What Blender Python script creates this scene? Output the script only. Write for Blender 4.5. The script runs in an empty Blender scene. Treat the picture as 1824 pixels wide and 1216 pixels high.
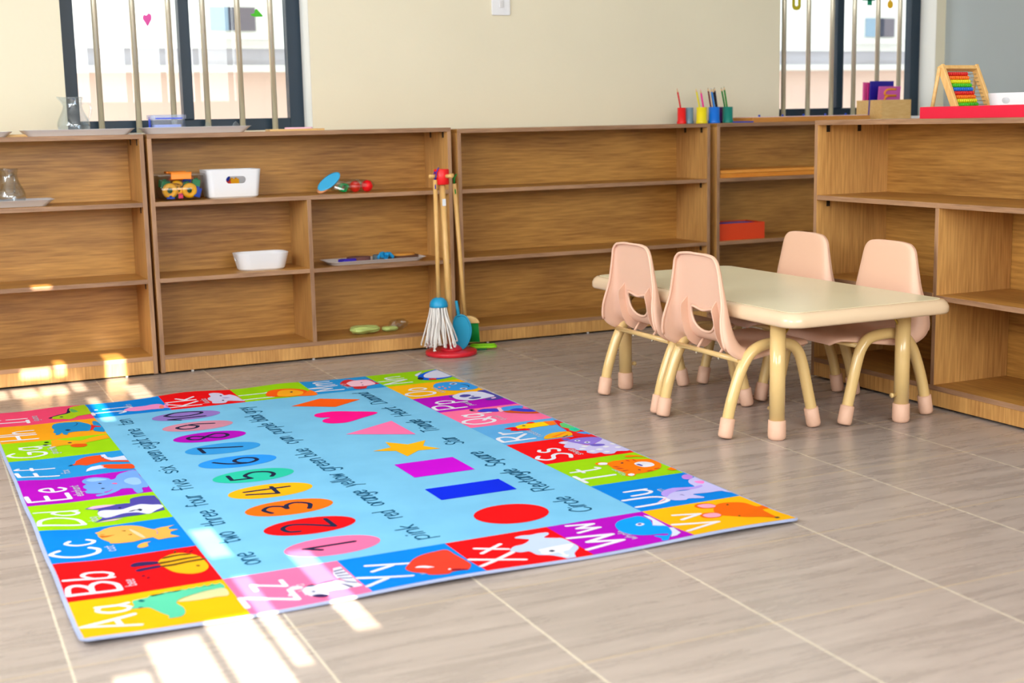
import bpy, bmesh, math, random
from mathutils import Vector, Matrix
PI = math.pi
S = bpy.context.scene
COL = S.collection
random.seed(7)

# ---------------------------------------------------------------- camera
cam = bpy.data.cameras.new('camera')
camo = bpy.data.objects.new('camera', cam)
COL.objects.link(camo)
RR = Vector((0.90427391, -0.42647793, -0.0201315))
UU = Vector((0.08678509, 0.13743669, 0.98670132))
FF = Vector((0.41803953, 0.89399538, -0.16129234))
M = Matrix((RR, UU, -FF)).transposed().to_4x4()
M.translation = Vector((-1.42267, -5.10727, 0.9198))
camo.matrix_world = M
cam.sensor_width = 36.0
cam.lens = 36.0 * 2397.95 / 1824.0
cam.clip_start = 0.05
cam.dof.use_dof = True
cam.dof.focus_distance = 4.1
cam.dof.aperture_fstop = 3.6
S.camera = camo

# ---------------------------------------------------------------- light
S.view_settings.view_transform = 'Standard'
S.view_settings.look = 'None'
S.view_settings.gamma = 1.0
S.view_settings.use_curve_mapping = False
S.view_settings.exposure = 0.0
w = bpy.data.worlds.new('sky'); S.world = w; w.use_nodes = True
bg = w.node_tree.nodes['Background']
bg.inputs[0].default_value = (0.80, 0.90, 1.0, 1)
bg.inputs[1].default_value = 3.0

def sun(direction, strength, angle, color):
    l = bpy.data.lights.new('sun', 'SUN'); l.energy = strength; l.angle = math.radians(angle); l.color = color
    o = bpy.data.objects.new('sun', l); COL.objects.link(o)
    o.rotation_euler = Vector(direction).to_track_quat('-Z', 'Y').to_euler()
SUN_T = 0.36      # tangent of the sun's height; it shines in from behind the camera
sun((0.015, 1.0, -SUN_T), 32.0, 0.2, (1.0, 0.86, 0.66))

def area(name, loc, direction, sx, sy, power, color):
    l = bpy.data.lights.new(name, 'AREA'); l.shape = 'RECTANGLE'; l.size = sx; l.size_y = sy
    l.energy = power; l.color = color
    o = bpy.data.objects.new(name, l); COL.objects.link(o); o.location = loc
    o.rotation_euler = Vector(direction).to_track_quat('-Z', 'Y').to_euler()
# lamps in the two left wall windows, then an added fill before the rear wall
area('daylight_fill', (-2.56, -2.1, 1.55), (1, -0.05, -0.22), 1.5, 1.25, 50, (0.93, 0.97, 1.0))
area('daylight_fill', (-2.56, -4.3, 1.60), (1, 0.25, 0.0), 1.5, 1.1, 58, (0.93, 0.97, 1.0))
area('daylight_fill', (0.0, -6.2, 1.75), (0.03, 1, -0.06), 3.2, 1.2, 92, (0.95, 0.98, 1.0))

# ---------------------------------------------------------------- materials
MATS = {}
def lin(c):
    return tuple(((x/255.0)/12.92 if x/255.0 <= .04045 else ((x/255.0+.055)/1.055)**2.4) for x in c)
def N(nt, t, **k):
    n = nt.nodes.new(t)
    for a, b in k.items(): setattr(n, a, b)
    return n
def mat(name, rgb, rough=.5, metal=0.0, spec=.5, noise=0.0, bump=0.0, bscale=200, trans=0.0, ior=1.45, alpha=1.0, coat=0.0, nscale=6.0, emit=0):
    if name in MATS: return MATS[name]
    m = bpy.data.materials.new(name); m.use_nodes = True; nt = m.node_tree
    b = nt.nodes['Principled BSDF']; c = lin(rgb) + (1,)
    b.inputs['Base Color'].default_value = c
    b.inputs['Roughness'].default_value = rough; b.inputs['Metallic'].default_value = metal
    b.inputs['Specular IOR Level'].default_value = spec
    b.inputs['Transmission Weight'].default_value = trans; b.inputs['IOR'].default_value = ior
    b.inputs['Alpha'].default_value = alpha; b.inputs['Coat Weight'].default_value = coat
    tc = N(nt, 'ShaderNodeTexCoord')
    if noise:
        n = N(nt, 'ShaderNodeTexNoise'); n.inputs['Scale'].default_value = nscale; n.inputs['Detail'].default_value = 4
        nt.links.new(tc.outputs['Object'], n.inputs['Vector'])
        r = N(nt, 'ShaderNodeValToRGB'); r.color_ramp.elements[0].position = .3; r.color_ramp.elements[1].position = .7
        r.color_ramp.elements[0].color = tuple(x*(1-noise) for x in c[:3]) + (1,)
        r.color_ramp.elements[1].color = tuple(min(1, x*(1+noise)) for x in c[:3]) + (1,)
        nt.links.new(n.outputs['Fac'], r.inputs['Fac']); nt.links.new(r.outputs['Color'], b.inputs['Base Color'])
    if bump:
        n = N(nt, 'ShaderNodeTexNoise'); n.inputs['Scale'].default_value = bscale
        nt.links.new(tc.outputs['Object'], n.inputs['Vector'])
        bp = N(nt, 'ShaderNodeBump'); bp.inputs['Strength'].default_value = bump; bp.inputs['Distance'].default_value = .002
        nt.links.new(n.outputs['Fac'], bp.inputs['Height']); nt.links.new(bp.outputs['Normal'], b.inputs['Normal'])
    MATS[name] = m; return m

def wood(name, light, dark, axis, rough=.42, stretch=26.0, scale=3.0, contrast=1.0):
    if name in MATS: return MATS[name]
    m = bpy.data.materials.new(name); m.use_nodes = True; nt = m.node_tree; L = nt.links.new
    b = nt.nodes['Principled BSDF']; b.inputs['Roughness'].default_value = rough
    tc = N(nt, 'ShaderNodeTexCoord'); oi = N(nt, 'ShaderNodeObjectInfo')
    va = N(nt, 'ShaderNodeVectorMath', operation='MULTIPLY_ADD')
    mu = N(nt, 'ShaderNodeMath', operation='MULTIPLY'); mu.inputs[1].default_value = 17.0; L(oi.outputs['Random'], mu.inputs[0])
    cx = N(nt, 'ShaderNodeCombineXYZ')
    for i in range(3): L(mu.outputs[0], cx.inputs[i])
    sc = [1.0, 1.0, 1.0]; sc['xyz'.index(axis)] = 1.0/stretch*1.6
    va.inputs[1].default_value = sc; L(tc.outputs['Object'], va.inputs[0]); L(cx.outputs[0], va.inputs[2])
    fine = N(nt, 'ShaderNodeTexNoise'); fine.inputs['Scale'].default_value = 130; fine.inputs['Detail'].default_value = 5
    L(va.outputs[0], fine.inputs['Vector'])
    # cathedral grain: distorted bands
    sc2 = [1.0, 1.0, 1.0]; sc2['xyz'.index(axis)] = .22
    v2 = N(nt, 'ShaderNodeVectorMath', operation='MULTIPLY_ADD'); v2.inputs[1].default_value = sc2
    L(tc.outputs['Object'], v2.inputs[0]); L(cx.outputs[0], v2.inputs[2])
    big = N(nt, 'ShaderNodeTexNoise'); big.inputs['Scale'].default_value = scale; big.inputs['Detail'].default_value = 2; big.inputs['Distortion'].default_value = .7
    L(v2.outputs[0], big.inputs['Vector'])
    ms = N(nt, 'ShaderNodeMath', operation='MULTIPLY'); ms.inputs[1].default_value = 24; L(big.outputs['Fac'], ms.inputs[0])
    sn = N(nt, 'ShaderNodeMath', operation='SINE'); L(ms.outputs[0], sn.inputs[0])
    s1 = N(nt, 'ShaderNodeMath', operation='MULTIPLY_ADD'); s1.inputs[1].default_value = .11*contrast; L(sn.outputs[0], s1.inputs[0])
    L(fine.outputs['Fac'], s1.inputs[2])
    patch = N(nt, 'ShaderNodeTexNoise'); patch.inputs['Scale'].default_value = 2.2; L(v2.outputs[0], patch.inputs['Vector'])
    s2 = N(nt, 'ShaderNodeMath', operation='MULTIPLY_ADD'); s2.inputs[1].default_value = .5*contrast; L(patch.outputs['Fac'], s2.inputs[0]); L(s1.outputs[0], s2.inputs[2])
    r = N(nt, 'ShaderNodeValToRGB'); e = r.color_ramp.elements
    e[0].position = .38; e[1].position = 1.04; e[0].color = lin(dark) + (1,); e[1].color = lin(light) + (1,)
    L(s2.outputs[0], r.inputs['Fac']); L(r.outputs['Color'], b.inputs['Base Color'])
    bp = N(nt, 'ShaderNodeBump'); bp.inputs['Strength'].default_value = .15; bp.inputs['Distance'].default_value = .001
    L(fine.outputs['Fac'], bp.inputs['Height']); L(bp.outputs['Normal'], b.inputs['Normal'])
    MATS[name] = m; return m

OAKL, OAKD = (202, 148, 72), (136, 87, 35)
def oak(ax): return wood('oak_grain_' + ax, *(((222, 170, 100), (166, 112, 56)) if ax == 'z' else (OAKL, OAKD)), ax)
EDGE = wood('edge_band', (178, 136, 102), (128, 92, 66), 'x', .5, 20)
EDGEZ = wood('edge_band_upright', (178, 136, 102), (128, 92, 66), 'z', .5, 20)
PLY = wood('beech', (236, 200, 138), (218, 172, 104), 'x', .45, 10, contrast=.5)
DOWEL = wood('beech_dowel', (238, 196, 128), (220, 168, 96), 'z', .4, 10, contrast=.5)
WHITE = mat('white_plastic', (236, 236, 240), .35)
DARKM = mat('dark_metal', (60, 52, 44), .45, .6)
STEEL = mat('steel_bar', (208, 200, 180), .32, .55)
SHELLM = mat('pink_plastic', (236, 192, 166), .42, bump=.05, bscale=900)
CREAMT = mat('cream_enamel', (230, 196, 132), .22, coat=.5)
CAPM = mat('pink_rubber', (230, 186, 160), .5)
FRAMEM = mat('window_frame_paint', (22, 44, 62), .4)

def thin_glass(name, tint, refl=.08, rough=.0):
    if name in MATS: return MATS[name]
    m = bpy.data.materials.new(name); m.use_nodes = True; nt = m.node_tree; nt.nodes.clear()
    o = N(nt, 'ShaderNodeOutputMaterial'); t = N(nt, 'ShaderNodeBsdfTransparent'); g = N(nt, 'ShaderNodeBsdfGlossy')
    t.inputs[0].default_value = tint + (1,); g.inputs['Roughness'].default_value = rough
    lw = N(nt, 'ShaderNodeLayerWeight'); lw.inputs['Blend'].default_value = .5
    pw = N(nt, 'ShaderNodeMath', operation='POWER'); pw.inputs[1].default_value = 4.0; nt.links.new(lw.outputs['Facing'], pw.inputs[0])
    ma = N(nt, 'ShaderNodeMath', operation='MULTIPLY_ADD'); ma.inputs[1].default_value = .5; ma.inputs[2].default_value = refl
    nt.links.new(pw.outputs[0], ma.inputs[0])
    mx = N(nt, 'ShaderNodeMixShader'); nt.links.new(ma.outputs[0], mx.inputs[0])
    nt.links.new(t.outputs[0], mx.inputs[1]); nt.links.new(g.outputs[0], mx.inputs[2]); nt.links.new(mx.outputs[0], o.inputs[0])
    MATS[name] = m; return m
PANE = thin_glass('window_glass', (.97, .99, .98), .03)
CLEAR = thin_glass('clear_plastic', (.975, .98, .99), .05, .08)
FILM = thin_glass('plastic_film', (.90, .93, .92), .18, .15)
GLASS = thin_glass('clear_glass', (.93, .96, .98), .08, .02)

# ---------------------------------------------------------------- mesh helpers
class MB:
    def __init__(s): s.v = []; s.f = []; s.m = []; s.sm = []
    def add(s, vs, fs, mi=0, smooth=False):
        o = len(s.v); s.v += [tuple(v) for v in vs]
        for f in fs: s.f.append(tuple(i+o for i in f)); s.m.append(mi); s.sm.append(smooth)
    def box(s, x0, x1, y0, y1, z0, z1, mi=0, mtx=None):
        vs = [Vector((x, y, z)) for z in (z0, z1) for y in (y0, y1) for x in (x0, x1)]
        if mtx: vs = [mtx @ v for v in vs]
        s.add(vs, [(0, 2, 3, 1), (4, 5, 7, 6), (0, 1, 5, 4), (2, 6, 7, 3), (0, 4, 6, 2), (1, 3, 7, 5)], mi)
    def tube(s, pts, r, n=12, mi=0, closed=False, caps=True):
        pts = [Vector(p) for p in pts]; k = len(pts); rs = r if isinstance(r, (list, tuple)) else [r]*k
        rings = []; ref = None
        for i, p in enumerate(pts):
            a = pts[(i-1) % k] if (i > 0 or closed) else p; b = pts[(i+1) % k] if (i < k-1 or closed) else p
            t = (b-a).normalized()
            if ref is None:
                ref = Vector((0, 0, 1)) if abs(t.z) < .9 else Vector((1, 0, 0))
            ref = (ref - t*ref.dot(t))
            if ref.length < 1e-6: ref = t.orthogonal()
            ref.normalize(); bn = t.cross(ref)
            rings.append([p + (ref*math.cos(2*PI*j/n) + bn*math.sin(2*PI*j/n))*rs[i] for j in range(n)])
        vs = [v for g in rings for v in g]; fs = []
        for i in range(k if closed else k-1):
            a = i*n; b = ((i+1) % k)*n
            for j in range(n): fs.append((a+j, a+(j+1) % n, b+(j+1) % n, b+j))
        s.add(vs, fs, mi, True)
        if caps and not closed:
            s.add(rings[0], [tuple(range(n))[::-1]], mi); s.add(rings[-1], [tuple(range(n))], mi)
    def lathe(s, prof, n=32, c=(0, 0), mi=0, mtx=None, smooth=True):
        vs = []; fs = []
        for r, z in prof:
            for j in range(n):
                v = Vector((c[0]+r*math.cos(2*PI*j/n), c[1]+r*math.sin(2*PI*j/n), z)); vs.append(mtx @ v if mtx else v)
        for i in range(len(prof)-1):
            for j in range(n): fs.append((i*n+j, i*n+(j+1) % n, (i+1)*n+(j+1) % n, (i+1)*n+j))
        s.add(vs, fs, mi, smooth)
        if prof[0][0] > 1e-4: s.add(vs[:n], [tuple(range(n))[::-1]], mi)
        if prof[-1][0] > 1e-4: s.add(vs[-n:], [tuple(range(n))], mi)
    def prism(s, poly, z0, z1, mi=0, mtx=None):
        n = len(poly); vs = [Vector((x, y, z0)) for x, y in poly] + [Vector((x, y, z1)) for x, y in poly]
        if mtx: vs = [mtx @ v for v in vs]
        s.add(vs, [tuple(range(n))[::-1], tuple(range(n, 2*n))] + [(i, (i+1) % n, n+(i+1) % n, n+i) for i in range(n)], mi)
    def build(s, name, mats, parent=None, bevel=0, loc=None, recalc=True):
        me = bpy.data.meshes.new(name); me.from_pydata(s.v, [], s.f); me.update()
        for m in (mats if isinstance(mats, (list, tuple)) else [mats]): me.materials.append(m)
        me.polygons.foreach_set('material_index', s.m); me.polygons.foreach_set('use_smooth', s.sm)
        if recalc:
            bm = bmesh.new(); bm.from_mesh(me)
            bmesh.ops.remove_doubles(bm, verts=bm.verts, dist=1e-6)
            bmesh.ops.recalc_face_normals(bm, faces=bm.faces); bm.to_mesh(me); bm.free()
        o = bpy.data.objects.new(name, me); COL.objects.link(o)
        if parent: o.parent = parent
        if loc: o.location = loc
        if bevel:
            b = o.modifiers.new('bevel', 'BEVEL'); b.width = bevel; b.segments = 2; b.limit_method = 'ANGLE'
        return o
def tag(o, label=None, cat=None, group=None, kind=None):
    if label: o['label'] = label
    if cat: o['category'] = cat
    if group: o['group'] = group
    if kind: o['kind'] = kind
    return o
def thing(name, label, cat, loc=(0, 0, 0), rz=0, group=None):
    o = bpy.data.objects.new(name, None); COL.objects.link(o); o.location = loc; o.rotation_euler = (0, 0, rz)
    o.empty_display_size = .05
    return tag(o, label, cat, group)
def dup(root, loc, rz, label):
    r = root.copy(); COL.objects.link(r); r.location = loc; r.rotation_euler = (0, 0, rz); r['label'] = label
    for ch in list(root.children):
        c = ch.copy(); COL.objects.link(c); c.parent = r
        for g in list(ch.children):
            d = g.copy(); COL.objects.link(d); d.parent = c
    return r
def rrect(x0, x1, y0, y1, r, n=6):
    p = []
    for cx, cy, a in ((x1-r, y1-r, 0), (x0+r, y1-r, 90), (x0+r, y0+r, 180), (x1-r, y0+r, 270)):
        for i in range(n+1):
            t = math.radians(a+90*i/n); p.append((cx+r*math.cos(t), cy+r*math.sin(t)))
    return p
def crom(pts, n=5, closed=False):
    pts = [Vector(p) for p in pts]; out = []; k = len(pts)
    for i in range(k if closed else k-1):
        if closed: a, b, c, d = pts[(i-1) % k], pts[i], pts[(i+1) % k], pts[(i+2) % k]
        else: a, b, c, d = pts[max(i-1, 0)], pts[i], pts[i+1], pts[min(i+2, k-1)]
        for j in range(n):
            t = j/n; out.append(.5*((2*b)+(c-a)*t+(2*a-5*b+4*c-d)*t*t+(3*b-a-3*c+d)*t**3))
    if not closed: out.append(pts[-1])
    return out

# ================================================================ the setting
WY = 0.28          # face of the back wall
# floor: wood-look tiles
fm = bpy.data.materials.new('wood_look_floor_tiles'); fm.use_nodes = True; nt = fm.node_tree; L = nt.links.new
b = nt.nodes['Principled BSDF']; b.inputs['Roughness'].default_value = .33
b.inputs['Specular IOR Level'].default_value = .45
geo = N(nt, 'ShaderNodeNewGeometry'); sx = N(nt, 'ShaderNodeSeparateXYZ'); L(geo.outputs['Position'], sx.inputs[0])
def mth(op, a, c=None, d=None):
    n = N(nt, 'ShaderNodeMath', operation=op)
    for i, q in enumerate((a, c, d)):
        if q is None: continue
        if isinstance(q, (int, float)): n.inputs[i].default_value = q
        else: L(q, n.inputs[i])
    return n.outputs[0]
X = mth('MULTIPLY_ADD', sx.outputs[1], -0.0166, sx.outputs[0]); Y = sx.outputs[1]
tx = mth('DIVIDE', mth('SUBTRACT', X, 1.258), .4); ty = mth('DIVIDE', mth('ADD', Y, .39), .397)
def edge(t, wd): # distance to the nearest joint
    f = mth('FRACT', t); return mth('LESS_THAN', mth('MINIMUM', f, mth('SUBTRACT', 1.0, f)), wd)
gx = edge(tx, .006); gy = edge(ty, .0048)
cid = N(nt, 'ShaderNodeCombineXYZ'); L(mth('FLOOR', tx), cid.inputs[0]); L(mth('FLOOR', ty), cid.inputs[1])
wn = N(nt, 'ShaderNodeTexWhiteNoise'); L(cid.outputs[0], wn.inputs['Vector'])
v = N(nt, 'ShaderNodeVectorMath', operation='MULTIPLY_ADD'); v.inputs[1].default_value = (1.0, 9.0, 1.0)
L(geo.outputs['Position'], v.inputs[0])
sc = N(nt, 'ShaderNodeVectorMath', operation='SCALE'); sc.inputs['Scale'].default_value = 9.0; L(wn.outputs['Color'], sc.inputs[0]); L(sc.outputs[0], v.inputs[2])
n1 = N(nt, 'ShaderNodeTexNoise'); n1.inputs['Scale'].default_value = 3.0; n1.inputs['Detail'].default_value = 8; n1.inputs['Roughness'].default_value = .62; n1.inputs['Distortion'].default_value = .5
L(v.outputs[0], n1.inputs['Vector'])
r = N(nt, 'ShaderNodeValToRGB'); e = r.color_ramp.elements
e[0].position = .30; e[0].color = lin((156, 143, 135)) + (1,); e[1].position = .72; e[1].color = lin((187, 173, 164)) + (1,)
L(n1.outputs['Fac'], r.inputs['Fac'])
tone = N(nt, 'ShaderNodeMix', data_type='RGBA', blend_type='MULTIPLY'); tone.inputs[0].default_value = 1.0
L(r.outputs['Color'], tone.inputs[6])
tv = mth('MULTIPLY_ADD', wn.outputs['Value'], .10, .93); tcx = N(nt, 'ShaderNodeCombineColor')
for i in range(3): L(tv, tcx.inputs[i])
L(tcx.outputs[0], tone.inputs[7])
m1 = N(nt, 'ShaderNodeMix', data_type='RGBA'); L(gx, m1.inputs[0]); L(tone.outputs[2], m1.inputs[6]); m1.inputs[7].default_value = lin((214, 202, 182)) + (1,)
m2 = N(nt, 'ShaderNodeMix', data_type='RGBA'); L(mth('MULTIPLY', gy, .6), m2.inputs[0]); L(m1.outputs[2], m2.inputs[6]); m2.inputs[7].default_value = lin((205, 180, 140)) + (1,)
L(m2.outputs[2], b.inputs['Base Color'])
L(mth('MULTIPLY_ADD', n1.outputs['Fac'], .14, .21), b.inputs['Roughness'])
f = MB(); f.box(-2.6, 4.6, -6.4, WY, -.1, 0); tag(f.build('floor', fm), kind='structure')

WALLM = mat('cream_wall_paint', (232, 223, 198), .75, noise=.03, bump=.25, bscale=60, nscale=1.5)
WHITEP = mat('white_paint', (240, 238, 232), .7)
def wall_with_holes(name, axis, pos, thick, a0, a1, z0, z1, holes, m):
    """axis 'y': wall in the XZ plane at y=pos..pos+thick; 'x': wall in the YZ plane."""
    xs = sorted({a0, a1} | {h[0] for h in holes} | {h[1] for h in holes}); zs = sorted({z0, z1} | {h[2] for h in holes} | {h[3] for h in holes})
    mb = MB()
    for i in range(len(xs)-1):
        run = None
        for j in range(len(zs)-1):
            cx = (xs[i]+xs[i+1])/2; cz = (zs[j]+zs[j+1])/2
            solid = not any(h[0] < cx < h[1] and h[2] < cz < h[3] for h in holes)
            if solid:
                if run is None: run = zs[j]
                top = zs[j+1]
            if (not solid or j == len(zs)-2) and run is not None:
                if axis == 'y': mb.box(xs[i], xs[i+1], pos, pos+thick, run, top)
                else: mb.box(pos, pos+thick, xs[i], xs[i+1], run, top)
                run = None
    me = mb.build(name, m, recalc=False)
    return tag(me, kind='structure')
W1 = (-.741, .219, .905, 2.05); W2 = (2.538, 3.50, .905, 2.05)
wall_with_holes('wall_back', 'y', WY, .16, -2.75, 4.75, 0, 2.7, [W1, W2], WALLM)
wall_with_holes('wall_left', 'x', -2.75, .15, -6.4, WY, 0, 2.7, [(-2.4, -.8, .9, 2.2), (-5.1, -3.5, .9, 2.2)], WALLM)
wall_with_holes('wall_right', 'x', 3.56, .15, -6.4, WY, 0, 2.7, [], mat('blue_grey_wall', (176, 184, 186), .75, noise=.02, nscale=1.5))  # right wall in one even blue-grey tone
for k_, (x_, z_) in enumerate(((W1[1]-.0015, .905), (W2[1]-.0015, .905))):
    q = MB(); q.box(x_, x_+.001, WY+.0005, .395, z_, 2.05); tag(q.build('trim_%d' % (k_+1), WHITEP), kind='structure')
c = MB(); c.box(-2.75, 4.75, -6.42, WY+.16, 2.7, 2.8); tag(c.build('ceiling', WHITEP), kind='structure')
for k, (a, bb) in enumerate(((-2.4, -.8), (-5.1, -3.5))):
    t = bpy.data.objects.new('window_%d' % (3+k), None); COL.objects.link(t); t['kind'] = 'structure'
    fr = MB()
    for q in (a, (a+bb)/2-.02, bb-.04): fr.box(-2.70, -2.66, q, q+.04, .9, 2.2)
    for q in (.9, 2.16): fr.box(-2.70, -2.66, a, bb, q, q+.04)
    fr.build('window_frame', FRAMEM, t)
# unseen rear wall, its openings made up to shape the low sun into patches
YR = -6.4
def gap(x0, x1, y0, y1):   # where the light lands on the floor -> the opening that shapes it
    sh = .015*((y0+y1)/2-YR)
    return (x0-sh, x1-sh, (y0-YR)*SUN_T, (y1-YR)*SUN_T)
GAPS = [(-1.135, -1.077, -3.6, -2.83), (-1.060, -.962, -3.6, -2.70), (-.942, -.855, -3.6, -2.64),
        (-.833, -.800, -2.95, -2.42), (-.688, -.640, -2.84, -2.31),
        (-.838, -.790, -2.29, -2.05), (-.826, -.790, -.75, -.30), (-.672, -.606, -.43, -.135),
        (-.700, -.632, -.05, .37), (-1.20, -1.062, -.20, -.01), (-1.046, -.965, -.20, -.005), (-.948, -.858, -.195, .0), (-.840, -.795, -.18, .02),
        (-1.0, -.90, .09, .20), (-.88, -.845, .09, .33), (-.925, -.860, .995, 1.10)]
wall_with_holes('wall_rear_sun_mask', 'y', YR-.02, .02, -2.75, 4.75, 0, 2.75, [gap(*g) for g in GAPS], WALLM)

# windows of the back wall
def back_window(idx, x0, x1, z0, mull, bars, stickers):
    t = bpy.data.objects.new('window_%d' % idx, None); COL.objects.link(t); t['kind'] = 'structure'
    zt = 2.05; y0, y1 = .395, .44
    fr = MB(); lw = .062 if idx == 1 else .07
    fr.box(x0, x0+lw, y0, y1, z0, zt); fr.box(x1-.06, x1, y0, y1, z0, zt)
    fr.box(x0+lw, x1-.06, y0, y1, z0, z0+.048); fr.box(x0+lw, x1-.06, y0, y1, zt-.05, zt)
    fr.build('window_frame', FRAMEM, t, bevel=.003)
    mu = MB(); mu.box(mull-.021, mull+.021, y0-.008, y1, z0+.048, zt-.05); mu.build('mullion', FRAMEM, t, bevel=.003)
    for a, c in ((x0+lw, mull-.021), (mull+.021, x1-.06)):
        p = MB(); p.box(a, c, .418, .422, z0+.048, zt-.05); p.build('pane', PANE, t)
    for bx in bars:
        q = MB(); q.tube([(bx, .34, z0), (bx, .34, zt)], .0115, 16); q.build('bar', STEEL, t)
    return t
back_window(1, -.741, .219, .905, -.259, [-.608, -.466, -.329, -.195, -.056, .078], None)
back_window(2, 2.538, 3.50, .905, 2.985, [2.606, 2.751, 2.893, 3.03, 3.177, 3.316], None)
# opposite building, out of focus beyond the windows
PINKP = mat('pink_plaster', (238, 206, 190), .9, bump=.6, bscale=25)
tag(None or thing('neighbouring_house', 'white and pink rendered house seen through both windows', 'house', (3, 4, -1)))
hs = bpy.data.objects['neighbouring_house']
def hb(name, m, *boxes):
    q = MB()
    for bx in boxes: q.box(*bx)
    o = q.build(name, m, hs, recalc=False); return o
hb('lower_wall', PINKP, (-9, 12, 0, .3, 0, 2.28))
hb('ledge', WHITEP, (-9, 12, -.08, .3, 2.28, 2.325))
hb('band', mat('grey_paint', (196, 192, 200), .8), (-9, 12, -.01, .3, 2.325, 2.435))
hb('upper_wall', mat('bright_white_paint', (250, 249, 246), .8), (-9, 12, -.04, .3, 2.435, 6))
hb('window_sill', WHITEP, (-2.42, -1.92, -.12, .0, 2.49, 2.53)); hb('window_sill', WHITEP, (3.0, 3.5, -.12, .0, 2.49, 2.53))
PD = mat('dark_window', (58, 62, 82), .2); PB = mat('bluish_blind', (150, 176, 198), .4); PG = mat('grey_blind', (120, 112, 122), .5)
for x0 in (-2.335, 3.085):
    hb('window_frame', WHITEP, (x0-.02, x0+.34, -.06, -.03, 2.53, 2.76))
    hb('window_pane', PB, (x0, x0+.12, -.07, -.05, 2.55, 2.70)); hb('window_pane', PD, (x0+.12, x0+.19, -.07, -.05, 2.55, 2.70)); hb('window_pane', PG, (x0+.19, x0+.30, -.07, -.05, 2.55, 2.70))
q = MB(); q.box(-9, 14, YR-.02, WY+.16, 2.8, 8.0); q.box(4.75, 14, YR-.02, WY+.16, 0, 2.8); tag(q.build('wall_sun_blocker', WHITEP), kind='structure')  # unseen block added to keep the sun off the neighbouring house
g = MB(); g.box(-12, 14, .5, 4.2, -1.1, -1.0); tag(g.build('ground', mat('yard_paving', (200, 190, 178), .9)), kind='structure')

# wall switch
sw = thing('light_switch', 'white switch plate with a red mark high on the cream wall', 'switch', (1.073, WY, 1.413))
q = MB(); q.prism(rrect(-.043, .043, -.043, .043, .006), 0, .010, mtx=Matrix.Rotation(PI/2, 4, 'X')); q.build('plate', WHITE, sw, bevel=.002)
q = MB(); q.box(-.010, .010, -.016, -.009, -.012, .018); q.build('rocker', mat('offwhite_plastic', (222, 220, 222), .3), sw, bevel=.003)
q = MB(); q.box(-.006, .006, -.0125, -.0095, .026, .031); tag(q.build('neon_mark', mat('red_mark', (235, 60, 40), .4), sw), 'small red mark')

# ---------------------------------------------------------------- shelf units
TH = .0165
def shelf_unit(label, loc, rz, width, depth, height, shelves, divider, levels=(.362, .648), bottom=.073, group=None):
    """shelves: list of (x0,x1,z_top); origin = front left bottom corner, x along the front, y to the back"""
    t = thing('open_shelf_unit', label, 'shelf unit', loc, rz, group)
    def panel(name, mfront, mbody, x0, x1, y0, y1, z0, z1):
        q = MB(); q.box(x0, x1, y0, y1, z0, z1)
        q.m = [1 if k == 2 else 0 for k in range(6)]
        return q.build(name, [mbody, mfront], t, bevel=.0008, recalc=False)
    panel('side_panel', EDGEZ, oak('z'), 0, TH, 0, depth, .006, height-TH)
    panel('side_panel', EDGEZ, oak('z'), width-TH, width, 0, depth, .006, height-TH)
    panel('top_panel', EDGE, oak('x'), 0, width, 0, depth, height-TH, height)
    panel('back_panel', oak('x'), oak('x'), TH, width-TH, depth-.010, depth-.004, .01, height-TH)
    panel('bottom_board', EDGE, oak('x'), TH, width-TH, 0, depth-.01, bottom-TH, bottom)
    panel('plinth', oak('z'), oak('x'), TH, width-TH, .0015, .016, .008, bottom-TH)
    for x0, x1, z in shelves: panel('shelf', EDGE, oak('x'), x0, x1, .001, depth-.011, z-TH, z)
    for x, z0, z1 in divider: panel('divider', EDGEZ, oak('z'), x-TH/2, x+TH/2, 0.002, depth-.011, z0, z1)
    # little angle brackets under the boards
    def bracket(x, y, z, sx):
        q = MB(); q.box(min(x, x+sx*.002), max(x, x+sx*.002), y-.007, y+.007, z-.024, z); q.box(min(x, x+sx*.014), max(x, x+sx*.014), y-.007, y+.007, z-.002, z)
        q.build('bracket', DARKM, t)
    for z in (height-TH,):
        for y in (.045, .18): bracket(TH, y, z, 1); bracket(width-TH, y, z, -1)
    for z in {s[2] for s in shelves}:
        bracket(TH, .05, z-TH, 1); bracket(width-TH, .05, z-TH, -1)
    for x in (.12, .6, 1.1):
        q = MB(); q.lathe([(.006, 0), (.006, .012)], 12, (x, .014)); q.build('foot', WHITE, t)
    return t
G = 'oak effect open shelf units'
WU = 1.213
shelf_unit('empty oak effect shelf unit at far left with sun patches on its plinth', (-1.727, 0, 0), 0, WU, .265, .900, [(TH, WU-TH, .364), (TH, WU-TH, .650)], [], group=G)
shelf_unit('oak effect shelf unit with an upright divider, holding the toy tubs', (-.502, 0, 0), 0, WU, .265, .900, [(TH, .598, .364), (.615, WU-TH, .364), (TH, WU-TH, .650)], [(.6065, .073, .65-TH)], group=G)
shelf_unit('bare oak effect shelf unit right of the toy broom stand', (.738, 0, 0), 0, 1.223, .265, .893, [(TH, 1.223-TH, .366), (TH, 1.223-TH, .648)], [], group=G)
shelf_unit('oak effect shelf unit in the corner with the orange box', (1.996, 0, 0), 0, 1.223, .265, .893, [(TH, 1.223-TH, .364), (TH, 1.223-TH, .648)], [], group=G)
WF = 1.22
shelf_unit('oak effect shelf unit standing crosswise behind the table on the right', (1.54, -1.283, 0), -PI/2, WF, .32, .902, [(TH, .60, .364), (.615, WF-TH, .358), (TH, WF-TH, .645)], [(.607, .073, .645-TH)], group=G)
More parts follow.
